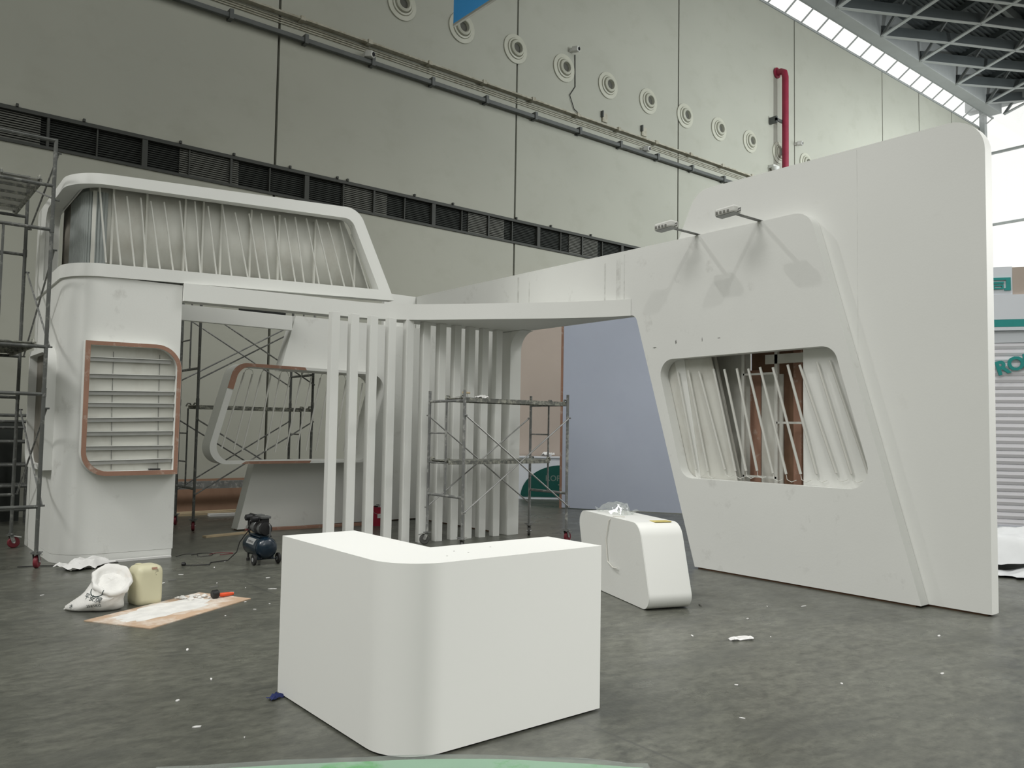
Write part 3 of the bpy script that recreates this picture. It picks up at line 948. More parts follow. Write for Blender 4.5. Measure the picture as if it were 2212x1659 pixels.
for a, b, c, d in [(6.78, 2.42, 6.48, 1.19), (6.61, 2.43, 6.3, 1.18), (6.44, 2.41, 6.05, 1.21), (6.22, 2.43, 5.9, 1.2), (6.06, 2.42, 5.75, 1.21), (5.88, 2.42, 5.6, 1.22), (5.72, 2.41, 5.39, 1.2), (5.56, 2.42, 5.22, 1.2), (5.39, 2.41, 5.04, 1.21), (5.2, 2.43, 4.85, 1.22), (5.05, 2.42, 4.62, 1.24), (4.84, 2.44, 4.45, 1.24), (4.69, 2.45, 4.27, 1.26)]:
    MB().tube((8.2, a, b), (8.2, c, d), 0.0155, 8).build('light_tube', 'tube', side, True)
    MB().path([(8.2, c, d), (8.2, c - 0.01, d - 0.06), (8.21, c - 0.06, d - 0.085), (8.21, c - 0.12, d - 0.06)], 0.004, 4).build('wire', 'tube', side, True)
# filled joints and chips in the paint
for y0, y1, z0, z1 in ((9.86, 9.90, 3.46, 4.04), (9.60, 9.62, 3.46, 3.95), (7.96, 7.99, 3.46, 3.98), (7.68, 7.76, 3.30, 4.00), (7.60, 7.62, 3.25, 4.05)):
    MB().box(8.0785, 8.0805, y0, y1, z0, z1).build('joint_filler', 'filler', side)
for y, z, a, b in ((7.06, 2.74, 0.035, 0.008), (6.71, 2.79, 0.012, 0.03), (6.30, 2.79, 0.006, 0.03), (6.05, 2.79, 0.025, 0.006)):
    MB().plate([(y - a, z - b * 0.4), (y + a * 0.3, z - b), (y + a, z + b * 0.2), (y - a * 0.2, z + b)], [], wmap, -0.0012, 0.0).build('paint_chip', 'dirtmark', side)
# boards and studs inside the window
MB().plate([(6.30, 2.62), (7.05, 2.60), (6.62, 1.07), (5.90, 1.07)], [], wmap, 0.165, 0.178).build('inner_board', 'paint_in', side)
MB().bar((8.33, 6.31, 2.62), (8.33, 5.92, 1.06), 0.035, 0.03, (1, 0, 0)).build('stud', 'paint_in', side)

# ================================================================== TALL BACKDROP PANEL
tall = thing('tall_backdrop_panel', 'tall white backdrop panel with round top corners behind the side wall', 'panel', (8.31, 5, 0))
pmap = lambda y, z, w: (8.238 + w, y, z)
po = rloop([(3.122, 0.02), (3.122, 4.72), (6.52, 4.72), (7.10, 3.55), (6.25, 0.02)], [0, 0.34, 0.30, 0, 0], 9, 1)
ph = [(5.03, 1.0), (5.03, 2.66), (6.72, 2.66), (6.42, 1.0)]
MB().plate(po, [ph], pmap, 0, 0.15).build('panel_board', 'paint', tall, True, angle=20)
MB().box(8.26, 8.37, 3.17, 6.2, 0, 0.02).build('base_rail', 'mdf_dark', tall)
MB().box(8.2377, 8.2385, 4.387, 4.391, 1.9, 4.70).build('joint_filler', 'filler', tall)
MB().box(8.60, 8.62, 4.7, 5.95, 0.02, 2.9).build('rear_board', 'mdf_dark', tall)
MB().box(8.57, 8.595, 5.80, 5.95, 0.3, 2.42).build('rear_board', 'mdf', tall)
MB().box(8.57, 8.595, 5.50, 5.79, 0.3, 2.36).build('rear_board', 'paint_in', tall)
MB().box(8.57, 8.595, 5.26, 5.36, 0.3, 2.75).build('rear_board', 'mdf', tall)
MB().box(8.60, 8.62, 5.97, 6.85, 0.95, 2.9).build('rear_board', 'paint_in', tall)
MB().box(8.40, 8.62, 4.6, 6.87, 2.9, 2.92).build('cavity_lid', 'mdf_dark', tall)
MB().box(8.40, 8.60, 6.85, 6.87, 0.95, 2.9).build('cavity_side', 'paint_in', tall)
for y in (5.93, 5.475):
    MB().box(8.39, 8.43, y - 0.02, y + 0.02, 0.3, 2.8).build('stud', 'tube', tall)
for y0, y1, z in ((5.47, 5.93, 2.36), (5.03, 5.47, 1.78), (5.47, 5.93, 1.14)):
    MB().box(8.39, 8.42, y0, y1, z - 0.012, z + 0.012).build('stud', 'tube', tall)
MB().box(8.39, 8.41, 5.02, 5.62, 2.47, 2.58).build('cross_board', 'paint_in', tall)

# ------------------------------------------------------------------ two floodlights on arms
for (y, lab) in ((6.39, 'white floodlight on a thin arm, the one nearer the hall wall'), (5.49, 'white floodlight on a thin arm, the one nearer the round corner')):
    t = thing('floodlight', lab, 'floodlight', (8.08, y, 4.1), 'floodlights on arms above the side wall')
    MB().box(7.60, 8.14, y - 0.028, y + 0.028, 4.108, 4.116).build('arm', 'steel', t)
    hd = MB().obox((7.60, y + 0.085, 4.15), (0.07, 0.0, 0.0), (0, 0.135, -0.006), (0, 0, 0.042)).build('lamp_head', 'camera_body', t, bevel=0.02)
    for k in range(4):
        MB().box(7.522, 7.53, y + 0.02 + k * 0.05, y + 0.045 + k * 0.05, 4.125, 4.150).build('vent_slot', 'dirtmark', hd)
    MB().obox((7.60, y + 0.085, 4.105), (0.055, 0, 0), (0, 0.12, -0.005), (0, 0, 0.004)).build('glass', 'sticker', hd)
    MB().path([(7.60, y - 0.055, 4.15), (7.60, y - 0.085, 4.16), (7.60, y - 0.085, 4.13), (7.60, y - 0.02, 4.12)], 0.007, 5).build('yoke', 'steel', t)

# ------------------------------------------------------------------ reception counter
CH = 0.965
cnt = thing('reception_counter', 'large white L-shaped reception counter with one rounded corner', 'counter', (2.7, 4.1, 0))
Lc = rloop([(2.13, 3.492), (3.532, 3.492), (3.532, 3.975), (2.63, 3.975), (2.63, 4.885), (2.13, 4.885)], [0.28, 0, 0, 0, 0, 0], 14, 1)
MB().plate(Lc, [], lambda x, y, w: (x, y, w), 0.012, CH - 0.016).build('body', 'counter', cnt, True, angle=20)
Lt = rloop([(2.13, 3.492), (3.532, 3.492), (3.532, 3.975), (2.63, 3.975), (2.63, 4.885), (2.13, 4.885)], [0.28, 0, 0, 0, 0, 0], 14, 1)
MB().plate(Lt, [], lambda x, y, w: (x, y, w), CH - 0.016, CH).build('top', 'counter', cnt, True, angle=20)
MB().box(2.22, 2.55, 3.75, 4.8, 0, 0.012).box(2.55, 3.45, 3.58, 3.9, 0, 0.012).build('base_rail', 'mdf_dark', cnt)
MB().box(2.1500, 2.1540, 3.6725, 3.6745, 0.02, 0.85).build('seam', 'filler', cnt)
for x, y in ((2.93, 3.80), (2.70, 3.70), (2.66, 3.78), (2.53, 3.66)):
    MB().lathe([(0.006, 0), (0.005, 0.0008)], (x, y, CH), (0, 0, 1), 8).build('screw_head', 'dirtmark', cnt)
SC = cnt

# ================================================================== SLANTED BOX LYING BY THE DOORWAY
bx = thing('slanted_box', 'white rounded slanted box standing on the floor behind the counter', 'box', (5.9, 5.6, 0))
ba = Vector((0.34, 0.94, 0)).normalized()
bn = Vector((ba.y, -ba.x, 0))
b0 = Vector((5.814, 5.211, 0))
bmapx = lambda s, z, w: b0 + ba * s + bn * w + Vector((0, 0, z))
bprof = rloop([(-0.17, 0.006), (0.075, 0.782), (1.50, 0.782), (1.27, 0.006)], [0.115, 0.17, 0.13, 0.115], 10, 1)
MB().plate(bprof, [], bmapx, 0.012, 0.45).build('wrap', 'counter', bx, True, angle=25)
MB().plate(bprof, [], bmapx, 0.0, 0.0119).build('face_board', 'paint_dirty', bx)
tag(MB().path([b0 + ba * 0.60 + bn * 0.12 + Vector((0, 0, 0.790)), b0 + ba * 0.66 + bn * 0.02 + Vector((0, 0, 0.79)), b0 + ba * 0.70 - bn * 0.012 + Vector((0, 0, 0.74)), b0 + ba * 0.76 - bn * 0.012 + Vector((0, 0, 0.55)), b0 + ba * 0.72 - bn * 0.012 + Vector((0, 0, 0.33)), b0 + ba * 0.58 - bn * 0.02 + Vector((0, 0, 0.29)), b0 + ba * 0.47 - bn * 0.03 + Vector((0, 0, 0.30))], 0.006, 6).build('power_cable', 'cable', None, True), 'white cable looped over the side of the slanted box', 'cable')


# ------------------------------------------------------------------ crumpled sheets
def crumple(name, m, c, lx, ly, h, rot, seed, label, cat, n=22, folds=9, group=None, drop=0.6):
    rnd = random.Random(seed)
    fl = []
    for _ in range(folds):
        a = rnd.uniform(0, PI)
        fl.append((math.cos(a), math.sin(a), rnd.uniform(-0.5, 0.5), rnd.uniform(0.4, 1.0)))
    b = MB()
    rows = []
    cr, sr = math.cos(rot), math.sin(rot)
    for i in range(n + 1):
        row = []
        for j in range(n + 1):
            u, v = i / n - 0.5, j / n - 0.5
            z = 0
            for fx, fy, d, w in fl:
                z += w * abs(fx * u + fy * v - d)
            z = abs(math.sin(z * 2.6)) * (1 - (2 * max(abs(u), abs(v))) ** 3 * drop)
            z += 0.25 * noise.noise(Vector((u * 7, v * 7, seed)))
            z = max(0.0, z) * h + 0.004
            uu = u * lx * (1 + 0.25 * noise.noise(Vector((v * 4, seed, 0.3))))
            vv = v * ly * (1 + 0.25 * noise.noise(Vector((u * 4, seed, 1.3))))
            row.append((c[0] + uu * cr - vv * sr, c[1] + uu * sr + vv * cr, c[2] + z))
        rows.append(row)
    b.rings(rows, False, False)
    o = b.build(name, m, None, True, angle=25)
    return tag(o, label, cat, group)


crumple('plastic_film', 'film', b0 + ba * 1.0 + bn * 0.23 + Vector((0, 0, 0.782)), 0.50, 0.30, 0.11, 1.2, 5, 'crumpled clear plastic film on top of the slanted box', 'plastic film')
pd = b0 + ba * 0.20 + bn * 0.30 + Vector((0, 0, 0.785))
tag(MB().obox(pd, ba * 0.055, bn * 0.09, (0, 0, 0.004)).build('sanding_pad', 'yellow', None, bevel=0.002), 'yellow sanding pad on the end of the slanted box', 'pad')


# ================================================================== SCAFFOLDS
def scaffold(label, o, ex, ey, L, W, tiers, bars, planks, braces, ladders, casters, m_post, group, wheel, open_top=0.16):
    ex, ey, o = Vector((*ex, 0)).normalized(), Vector((*ey, 0)).normalized(), Vector((*o, 0))
    P = lambda x, y, z: o + ex * x + ey * y + Vector((0, 0, z))
    t = thing('scaffold', label, 'scaffold', o + ex * L / 2 + ey * W / 2, group)
    ztop = tiers[-1][1]
    for x in (0, L):
        for y in (0, W):
            for (z0, z1) in tiers:
                MB().tube(P(x, y, z0), P(x, y, z1 - 0.012), 0.0215, 10).build('post', m_post, t, True)
                if z0 > 0.5:
                    MB().tube(P(x, y, z0 - 0.05), P(x, y, z0 + 0.05), 0.026, 10).build('coupling', m_post, t, True)
        for z in bars:
            MB().tube(P(x, 0, z), P(x, W, z), 0.0205, 8).build('frame_bar', m_post, t, True)
        for (z0, z1, rungs) in ladders:
            ld = MB().tube(P(x, W * 0.5, z0), P(x, W * 0.5, z1), 0.0135, 8).build('ladder_upright', m_post, t, True)
            for z in rungs:
                MB().tube(P(x, W * 0.5, z), P(x, W, z), 0.0125, 6).build('rung', m_post, ld, True)
    for (z, y0, y1, x0, x1) in planks:
        pk = MB().obox(P((x0 + x1) / 2, (y0 + y1) / 2, z + 0.012), ex * (x1 - x0) / 2, ey * (y1 - y0) / 2, (0, 0, 0.006)).build('platform', 'mesh_plate' if z > 3 else 'plank', t)
        for yy in (y0 + 0.012, y1 - 0.012):
            MB().bar(P(x0, yy, z - 0.012), P(x1, yy, z - 0.012), 0.022, 0.055).build('side_rail', 'plank', pk)
        nb = 5
        for k in range(1, nb):
            xx = x0 + (x1 - x0) * k / nb
            MB().bar(P(xx, y0, z - 0.01), P(xx, y1, z - 0.01), 0.03, 0.03).build('cross_rib', 'plank', pk)
        for xx in (x0, x1):
            for yy in (y0 + 0.03, y1 - 0.03):
                MB().path([P(xx - 0.04, yy, z), P(xx - 0.02, yy, z + 0.045), P(xx + 0.02, yy, z + 0.045), P(xx + 0.04, yy, z)], 0.014, 6).build('hook', 'plank', pk)
    for (za, zb, ym) in braces:
        for y in ym:
            off = -0.035 if y == 0 else 0.035
            for a, b in ((za, zb), (zb, za)):
                MB().tube(P(0, y + off, a), P(L, y + off * (1.25 if a > b else 1.0), b), 0.0115, 8).build('cross_brace', 'brace' if m_post == 'steel' else 'steel', t, True)
            for x in (0, L):
                for z in (za, zb):
                    MB().tube(P(x, y, z), P(x, y + off * 1.8, z), 0.012, 6).build('brace_pin', m_post, t)
    for i, (x, y) in enumerate(((0, 0), (0, W), (L, 0), (L, W))):
        if not casters:
            break
        c = P(x, y, 0)
        a = random.Random(i * 7 + int(L * 100)).uniform(0, PI)
        d = Vector((math.cos(a), math.sin(a), 0))
        nn = Vector((-d.y, d.x, 0))
        wc = c + d * 0.035 + Vector((0, 0, 0.072))
        cs = MB().lathe([(0.02, 0.17), (0.02, 0.25)], c, (0, 0, 1), 10).lathe([(0.055, 0.165), (0.055, 0.173)], c, (0, 0, 1), 14).build('caster', m_post, t, True)
        MB().lathe([(0.03, -0.022), (0.062, -0.022), (0.072, -0.014), (0.072, 0.014), (0.062, 0.022), (0.03, 0.022)], wc, nn, 22).build('wheel', wheel[i], cs, True)
        MB().bar(c + nn * 0.03 + Vector((0, 0, 0.165)), wc + nn * 0.03, 0.004, 0.045, d).bar(c - nn * 0.03 + Vector((0, 0, 0.165)), wc - nn * 0.03, 0.004, 0.045, d).build('fork', 'steel', cs)
        MB().tube(wc - nn * 0.036, wc + nn * 0.036, 0.012, 8).build('axle', 'chrome', cs)
        MB().bar(c + d * 0.02 + Vector((0, 0, 0.16)), c + d * 0.12 + Vector((0, 0, 0.135)), 0.06, 0.012, nn.cross(d)).build('brake_pedal', 'chrome', cs)
        MB().bar(c - nn * 0.07 + Vector((0, 0, 0.185)), c + nn * 0.07 + Vector((0, 0, 0.185)), 0.018, 0.012).build('jack_handle', 'steel', cs)
    return t


G = 'mobile scaffolds around the booth'
scaffold('low grey mobile scaffold standing in front of the white slats', (6.47, 9.02), (1, -0.02), (-0.012, 1), 1.87, 0.84,
         [(0.17, 2.19)], [2.03, 0.715], [(2.055, 0.02, 0.42, -0.0, 1.87), (1.185, 0.36, 0.80, 0.02, 1.85)], [(1.83, 0.52, (0, 0.84))],
         [(0.72, 2.02, (1.58, 1.165))], True, 'steel', G, ['wheel_grey', 'wheel_grey', 'wheel_red', 'wheel_grey'])
scaffold('tall dark mobile scaffold at the left picture edge beside the tower', (1.70, 10.56), (0, 1), (-1, 0), 1.86, 0.95,
         [(0.17, 1.98), (1.98, 3.87), (3.87, 4.92)], [4.89, 3.85, 1.96, 0.69, 2.50, 4.36], [(4.40, 0.12, 0.55, 0.0, 1.86), (2.53, 0.10, 0.55, 0.0, 1.86)],
         [(1.80, 0.70, (0,)), (3.62, 2.50, (0,)), (4.75, 4.2, (0,))],
         [(0.70, 1.95, (1.1, 1.5)), (2.0, 3.84, (2.3, 2.8, 3.15, 3.5))], True, 'steel_dark', G, ['wheel_red'] * 4)
scaffold('dark mobile scaffold behind the booth, seen through the doorway and ring', (4.20, 12.98), (1, 0), (0, 1), 1.92, 0.90,
         [(0.17, 2.0), (2.0, 3.85)], [3.80, 2.52, 0.645], [(1.93, 0.05, 0.45, 0.0, 1.92)],
         [(1.72, 0.56, (0, 0.90)), (3.45, 2.35, (0, 0.90))],
         [(0.66, 1.9, (1.05, 1.5)), (2.5, 3.78, (3.0, 3.4))], True, 'steel_dark', G, ['wheel_red', 'wheel_red', 'wheel_red', 'wheel_red'])

# tool and rag on the low scaffold
t = thing('plaster_trowel', 'metal plastering trowel with wooden handle on the scaffold top', 'trowel', (6.62, 9.22, 2.075))
MB().obox((6.60, 9.20, 2.085), (0.14, 0.04, 0), (-0.014, 0.05, 0), (0, 0, 0.0015)).build('blade', 'chrome', t)
MB().path([(6.55, 9.19, 2.087), (6.57, 9.195, 2.14), (6.66, 9.22, 2.14), (6.67, 9.22, 2.087)], 0.004, 5).build('tang', 'steel', t)
MB().tube((6.56, 9.19, 2.148), (6.70, 9.225, 2.148), 0.014, 10).build('handle', 'plankwood', t, True)
crumple('rag', 'paper', (6.93, 9.25, 2.075), 0.20, 0.12, 0.05, 0.3, 21, 'small crumpled white rag beside the trowel on the scaffold', 'rag', 10)

# ================================================================== COMPRESSOR
cp = thing('air_compressor', 'small dark blue portable air compressor with black motor on wheels', 'compressor', (3.93, 9.68, 0))
ax = Vector((0.03, 0.9995, 0)).normalized()
sd = Vector((ax.y, -ax.x, 0))
CC = lambda a, s, z: Vector((3.925, 9.66, 0)) + ax * a + sd * s + Vector((0, 0, z))
rT = 0.128
prof = [(0.0, -0.305), (0.05, -0.300), (0.09, -0.285), (0.118, -0.258), (rT, -0.225), (rT, 0.225), (0.118, 0.258), (0.09, 0.285), (0.05, 0.300), (0.0, 0.305)]
tk = MB().lathe([(max(r, 0.002), h) for r, h in prof], CC(0, 0, 0.195), ax, 32).build('tank', 'tank', cp, True, angle=50)
MB().lathe([(rT + 0.003, -0.222), (rT + 0.003, -0.210)], CC(0, 0, 0.195), ax, 32, False).build('weld_seam', 'tank', tk, True)
lb = MB()
rows = []
for k in range(7):
    th = 0.25 + k * 0.10
    rows.append([CC(a, -(rT + 0.0015) * math.cos(th), 0.195 + (rT + 0.0015) * math.sin(th)) for a in (-0.13, 0.12)])
lb.rings(rows, False, False).build('label_plate', 'sticker', tk)
for k, th in enumerate((0.42, 0.52)):
    MB().rings([[CC(a, -(rT + 0.003) * math.cos(th + e), 0.195 + (rT + 0.003) * math.sin(th + e)) for a in (-0.09, 0.08)] for e in (0, 0.045)], False, False).build('print_line', 'black', tk)
for s in (-0.13, 0.15):
    w = MB().lathe([(0.02, -0.016), (0.058, -0.016), (0.064, -0.010), (0.064, 0.010), (0.058, 0.016), (0.02, 0.016)], CC(-0.20, s * 1.05, 0.064), sd, 22).build('wheel', 'rubber', cp, True)
    MB().lathe([(0.024, -0.019), (0.024, 0.019)], CC(-0.20, s * 1.05, 0.064), sd, 12).build('hub', 'sticker', w, True)
MB().tube(CC(-0.20, -0.14, 0.064), CC(-0.20, 0.16, 0.064), 0.008, 6).bar(CC(-0.20, -0.08, 0.066), CC(-0.20, -0.08, 0.11), 0.03, 0.03).bar(CC(-0.20, 0.08, 0.066), CC(-0.20, 0.08, 0.11), 0.03, 0.03).build('axle', 'tank', cp)
for s in (-0.07, 0.07):
    MB().lathe([(0.02, 0), (0.022, 0.03), (0.012, 0.04), (0.012, 0.10)], CC(0.18, s, 0), (0, 0, 1), 12).build('foot', 'rubber', cp, True)
MB().obox(CC(0, 0, 0.325), ax * 0.19, sd * 0.07, (0, 0, 0.008)).bar(CC(-0.17, 0, 0.31), CC(0.17, 0, 0.31), 0.06, 0.05).build('saddle', 'tank', cp)
zM = 0.415
mo = MB().lathe([(0.070, -0.055), (0.080, -0.045), (0.080, 0.055), (0.070, 0.065)], CC(0.07, 0, zM), ax, 24).build('motor', 'motor', cp, True)
MB().lathe([(0.070, -0.05), (0.082, -0.04), (0.082, 0.04), (0.070, 0.05)], CC(-0.04, 0, zM), ax, 24).build('crankcase', 'black', mo, True)
MB().lathe([(0.070, -0.05), (0.078, -0.04), (0.078, 0.04), (0.070, 0.05)], CC(-0.12, 0, zM), ax, 24).build('end_casting', 'motor', mo, True)
MB().lathe([(0.02, -0.03), (0.070, -0.025), (0.078, 0.0), (0.078, 0.02)], CC(-0.185, 0, zM), ax, 24).build('fan_cover', 'black', mo, True)
for a in (0.07, -0.13):
    cy = MB().obox(CC(a, 0, zM + 0.085), ax * 0.045, sd * 0.045, (0, 0, 0.045)).build('cylinder', 'motor' if a > 0 else 'black', cp, bevel=0.008)
    MB().obox(CC(a, 0, zM + 0.135), ax * 0.060, sd * 0.060, (0, 0, 0.014)).build('cylinder_head', 'motor', cy, bevel=0.004)
    MB().lathe([(0.02, -0.06), (0.036, -0.05), (0.040, -0.01), (0.034, 0.03), (0.015, 0.04)], CC(a + 0.03, -0.095, zM + 0.115), sd, 18).build('air_filter', 'black', cy, True)
MB().path([CC(0.24, -0.02, 0.28), CC(0.255, -0.05, 0.36), CC(0.255, -0.05, 0.50), CC(0.24, -0.05, 0.545), CC(0.20, -0.05, 0.560), CC(0.02, -0.05, 0.560), ], 0.013, 10).build('handle', 'black', cp, True)
MB().path([CC(-0.22, 0.02, 0.30), CC(-0.25, 0.03, 0.34), CC(-0.25, 0.03, 0.44), CC(-0.22, 0.03, 0.47)], 0.009, 8).build('rear_guard', 'motor', cp, True)
ps = MB().obox(CC(0.155, -0.05, 0.42), ax * 0.025, sd * 0.03, (0, 0, 0.055)).build('pressure_switch', 'black', cp, bevel=0.005)
MB().lathe([(0.010, 0), (0.010, 0.018)], CC(0.155, -0.05, 0.475), (0, 0, 1), 10).build('knob', 'wheel_red', ps, True)
MB().lathe([(0.024, 0), (0.026, 0.012), (0.02, 0.016)], CC(0.20, -0.08, 0.40), -sd, 16).build('gauge', 'chrome', ps, True)
MB().tube(CC(0.16, -0.06, 0.375), CC(0.22, -0.09, 0.37), 0.010, 8).build('outlet_valve', 'wheel_red', ps, True)
MB().path([CC(0.155, -0.07, 0.38), CC(0.20, -0.11, 0.31), CC(0.24, -0.16, 0.22), (3.70, 9.80, 0.12), (3.62, 9.86, 0.02), (3.5, 9.9, 0.008), (3.42, 9.88, 0.008), (3.36, 9.75, 0.008), (3.25, 9.78, 0.008), (3.11, 9.84, 0.010)], 0.006, 6).build('power_cord', 'black', cp, True)
MB().lathe([(0.010, 0), (0.022, 0.012), (0.022, 0.04), (0.016, 0.05)], (3.12, 9.835, 0.024), (-0.95, 0.3, 0), 14).build('plug', 'black', cp, True)

# ================================================================== SACK, CAN, BOARD, TOOLS
cu = Vector((0.778, -0.629, 0))
cw = Vector((0.629, 0.778, 0))
s0 = Vector((1.82, 7.98, 0))
sack = thing('powder_sack', 'open white woven sack of putty powder slumped on the floor', 'sack', s0)
SP = lambda u, z, w=0: s0 + cu * u + cw * w + Vector((0, 0, z))
# (u0, u1, z, half depth, pitch, roll): stacked loops from the floor to the rolled mouth
ringsd = [(-0.335, 0.150, 0.000, 0.13, 0, 0), (-0.325, 0.165, 0.020, 0.155, 0, 0), (-0.270, 0.175, 0.055, 0.17, 2, -2), (-0.205, 0.180, 0.095, 0.178, 6, -5), (-0.155, 0.185, 0.135, 0.178, 12, -8), (-0.120, 0.195, 0.172, 0.172, 18, -11), (-0.100, 0.215, 0.200, 0.165, 24, -14), (-0.085, 0.225, 0.222, 0.160, 28, -16),
          (-0.098, 0.245, 0.240, 0.172, 30, -17), (-0.100, 0.255, 0.258, 0.176, 31, -17), (-0.090, 0.250, 0.272, 0.170, 31, -17), (-0.070, 0.232, 0.274, 0.152, 31, -17), (-0.055, 0.215, 0.258, 0.135, 30, -16), (-0.045, 0.20, 0.225, 0.12, 28, -14)]
NB = 40
rings = []
for q, (u0, u1, z, hd, pt, rl) in enumerate(ringsd):
    pt, rl = math.radians(pt), math.radians(rl)
    e1 = cu * math.cos(rl) + Vector((0, 0, math.sin(rl)))
    e2 = cw * math.cos(pt) + Vector((0, 0, math.sin(pt)))
    row = []
    for k in range(NB):
        a = 2 * PI * k / NB
        wob = 1 + 0.03 * math.sin(7 * a + q * 0.5) * min(1, q / 5) + 0.022 * math.sin(13 * a - q * 0.9) * min(1, q / 4) + 0.10 * noise.noise(Vector((math.cos(a) * 2.2, math.sin(a) * 2.2, q * 0.45)))
        p = SP((u0 + u1) / 2, z) + e1 * (u1 - u0) / 2 * math.cos(a) * wob + e2 * hd * math.sin(a) * wob
        p.z = max(p.z, 0.003)
        row.append(p)
    rings.append(row)
body = MB().rings(rings, True).build('sack_body', 'bag', sack, True, angle=70)
pw = MB()
rows = []
e1 = cu * math.cos(math.radians(-16)) + Vector((0, 0, math.sin(math.radians(-16))))
e2 = cw * math.cos(math.radians(30)) + Vector((0, 0, math.sin(math.radians(30))))
for rr_ in (0.14, 0.10, 0.055, 0.01):
    rows.append([SP(0.078, 0.228 + (0.14 - rr_) * 0.18) + e1 * rr_ * math.cos(2 * PI * k / 24) + e2 * rr_ * 0.92 * math.sin(2 * PI * k / 24) + Vector((0, 0, 0.012 * noise.noise(Vector((k, rr_ * 40, 0))))) for k in range(24)])
pw.rings(rows, True).build('powder_fill', 'powder', sack, True)
bpy.context.view_layer.update()
bvh = BVHTree.FromObject(body, bpy.context.evaluated_depsgraph_get())
# body is parented to an empty at s0: BVH coordinates are the mesh's own (world) coordinates
eye = Vector((0, 0, 1.65))


def print_on_sack(s, size, u, z, ang, m):
    me = text_mesh(s, size)
    e = cu * math.cos(ang) + Vector((0, 0, math.sin(ang)))
    f = -cu * math.sin(ang) + Vector((0, 0, math.cos(ang)))
    bm = bmesh.new()
    bm.from_mesh(me)
    bmesh.ops.triangulate(bm, faces=bm.faces)
    bmesh.ops.subdivide_edges(bm, edges=[x for x in bm.edges if x.calc_length() > 0.02], cuts=2)
    vs = []
    nrm = (-cw + Vector((0, 0, 0.15))).normalized()
    for v in bm.verts:
        p = SP(u, z + 0.155, -0.6) + e * v.co.x + f * v.co.y
        hit = bvh.ray_cast(p, -nrm)
        vs.append((hit[0] + nrm * 0.003) if hit[0] else p + cw * 0.5)
    b = MB().add(vs, [tuple(v.index for v in fc.verts) for fc in bm.faces])
    bm.free()
    return b.build('print', m, sack)


print_on_sack('平安牌', 0.058, -0.10, 0.128 - 0.09, -0.25, 'ink')
print_on_sack('25±1KG', 0.034, -0.050, 0.045 - 0.09, 0.08, 'ink')
print_on_sack('水', 0.045, -0.235, 0.055 - 0.09, -0.75, 'ink')
# round mark printed near the mouth
mk = MB()
for k in range(14):
    a0, a1 = PI * (0.95 + k * 0.075), PI * (0.95 + (k + 1) * 0.075)
    q = []
    for aa, rr in ((a0, 0.066), (a1, 0.066), (a1, 0.058), (a0, 0.058)):
        p = SP(0.015, 0.20 + 0.06, -0.6) + cu * rr * math.cos(aa) + Vector((0, 0, rr * 0.9 * math.sin(aa)))
        nrm = (-cw + Vector((0, 0, 0.15))).normalized()
        h = bvh.ray_cast(p, -nrm)
        q.append((h[0] + nrm * 0.003) if h[0] else p + cw * 0.5)
    mk.add(q, [(0, 1, 2, 3)])
mk.build('round_mark', 'ink', sack)

can = thing('plastic_can', 'square cream plastic jerry can beside the putty sack', 'jerry can', (2.185, 8.0, 0))
ce = Vector((0.985, 0.17, 0)).normalized()
cn = Vector((-ce.y, ce.x, 0))
rows = []
for z, hw, rad in [(0.0, 0.108, 0.05), (0.012, 0.118, 0.05), (0.05, 0.121, 0.05), (0.285, 0.121, 0.05), (0.315, 0.117, 0.055), (0.337, 0.104, 0.06), (0.349, 0.08, 0.06), (0.353, 0.05, 0.045)]:
    lp = rloop([(-hw, -hw), (hw, -hw), (hw, hw), (-hw, hw)], [rad * hw / 0.121] * 4, 5, 1)
    rows.append([Vector((2.190, 8.040, 0)) + ce * a + cn * b + Vector((0, 0, z)) for a, b in lp])
MB().rings(rows, True).build('can_body', 'can', can, True, angle=40)
MB().lathe([(0.028, 0.35), (0.028, 0.358), (0.022, 0.360)], Vector((2.190, 8.040, 0)) + ce * -0.05 + cn * 0.04, (0, 0, 1), 16).build('neck', 'can', can, True)
MB().obox(Vector((2.190, 8.040, 0.325)) + ce * 0.03 - cn * 0.116, ce * 0.025, cn * 0.002 + Vector((0, 0, 0.001)), Vector((0, 0, 0.008)) + cn * 0.004).build('tape_patch', 'mdf', can)

tag(MB().plate([(1.591, 7.569), (1.957, 6.986), (3.042, 7.653), (2.738, 8.203)], [], lambda x, y, w: (x, y, w), 0.0, 0.007).build('plywood_sheet', 'ply'), 'thin plywood sheet dusted with white powder on the floor', 'board')
pd = MB()
rows = []
for q in range(7):
    f = 1 - q / 6
    row = []
    for k in range(72):
        a = 2 * PI * k / 72
        rr = f * (1.12 + 0.34 * noise.noise(Vector((math.cos(a) * 1.7, math.sin(a) * 1.7, 3.3))) + 0.16 * noise.noise(Vector((math.cos(a) * 5, math.sin(a) * 5, 1))))
        x, y = 0.48 * rr * math.cos(a), 0.19 * rr * math.sin(a)
        c, s = math.cos(0.5), math.sin(0.5)
        row.append((2.24 + x * c - y * s, 7.62 + x * s + y * c, 0.0075 + 0.010 * (1 - f) ** 0.6 + 0.004 * (1 - f) * noise.noise(Vector((x * 20, y * 20, 0)))))
    rows.append(row)
tag(pd.rings(rows, True).build('putty_powder', 'powder', None, True), 'spilled white putty powder on the plywood sheet', 'powder', None, 'stuff')


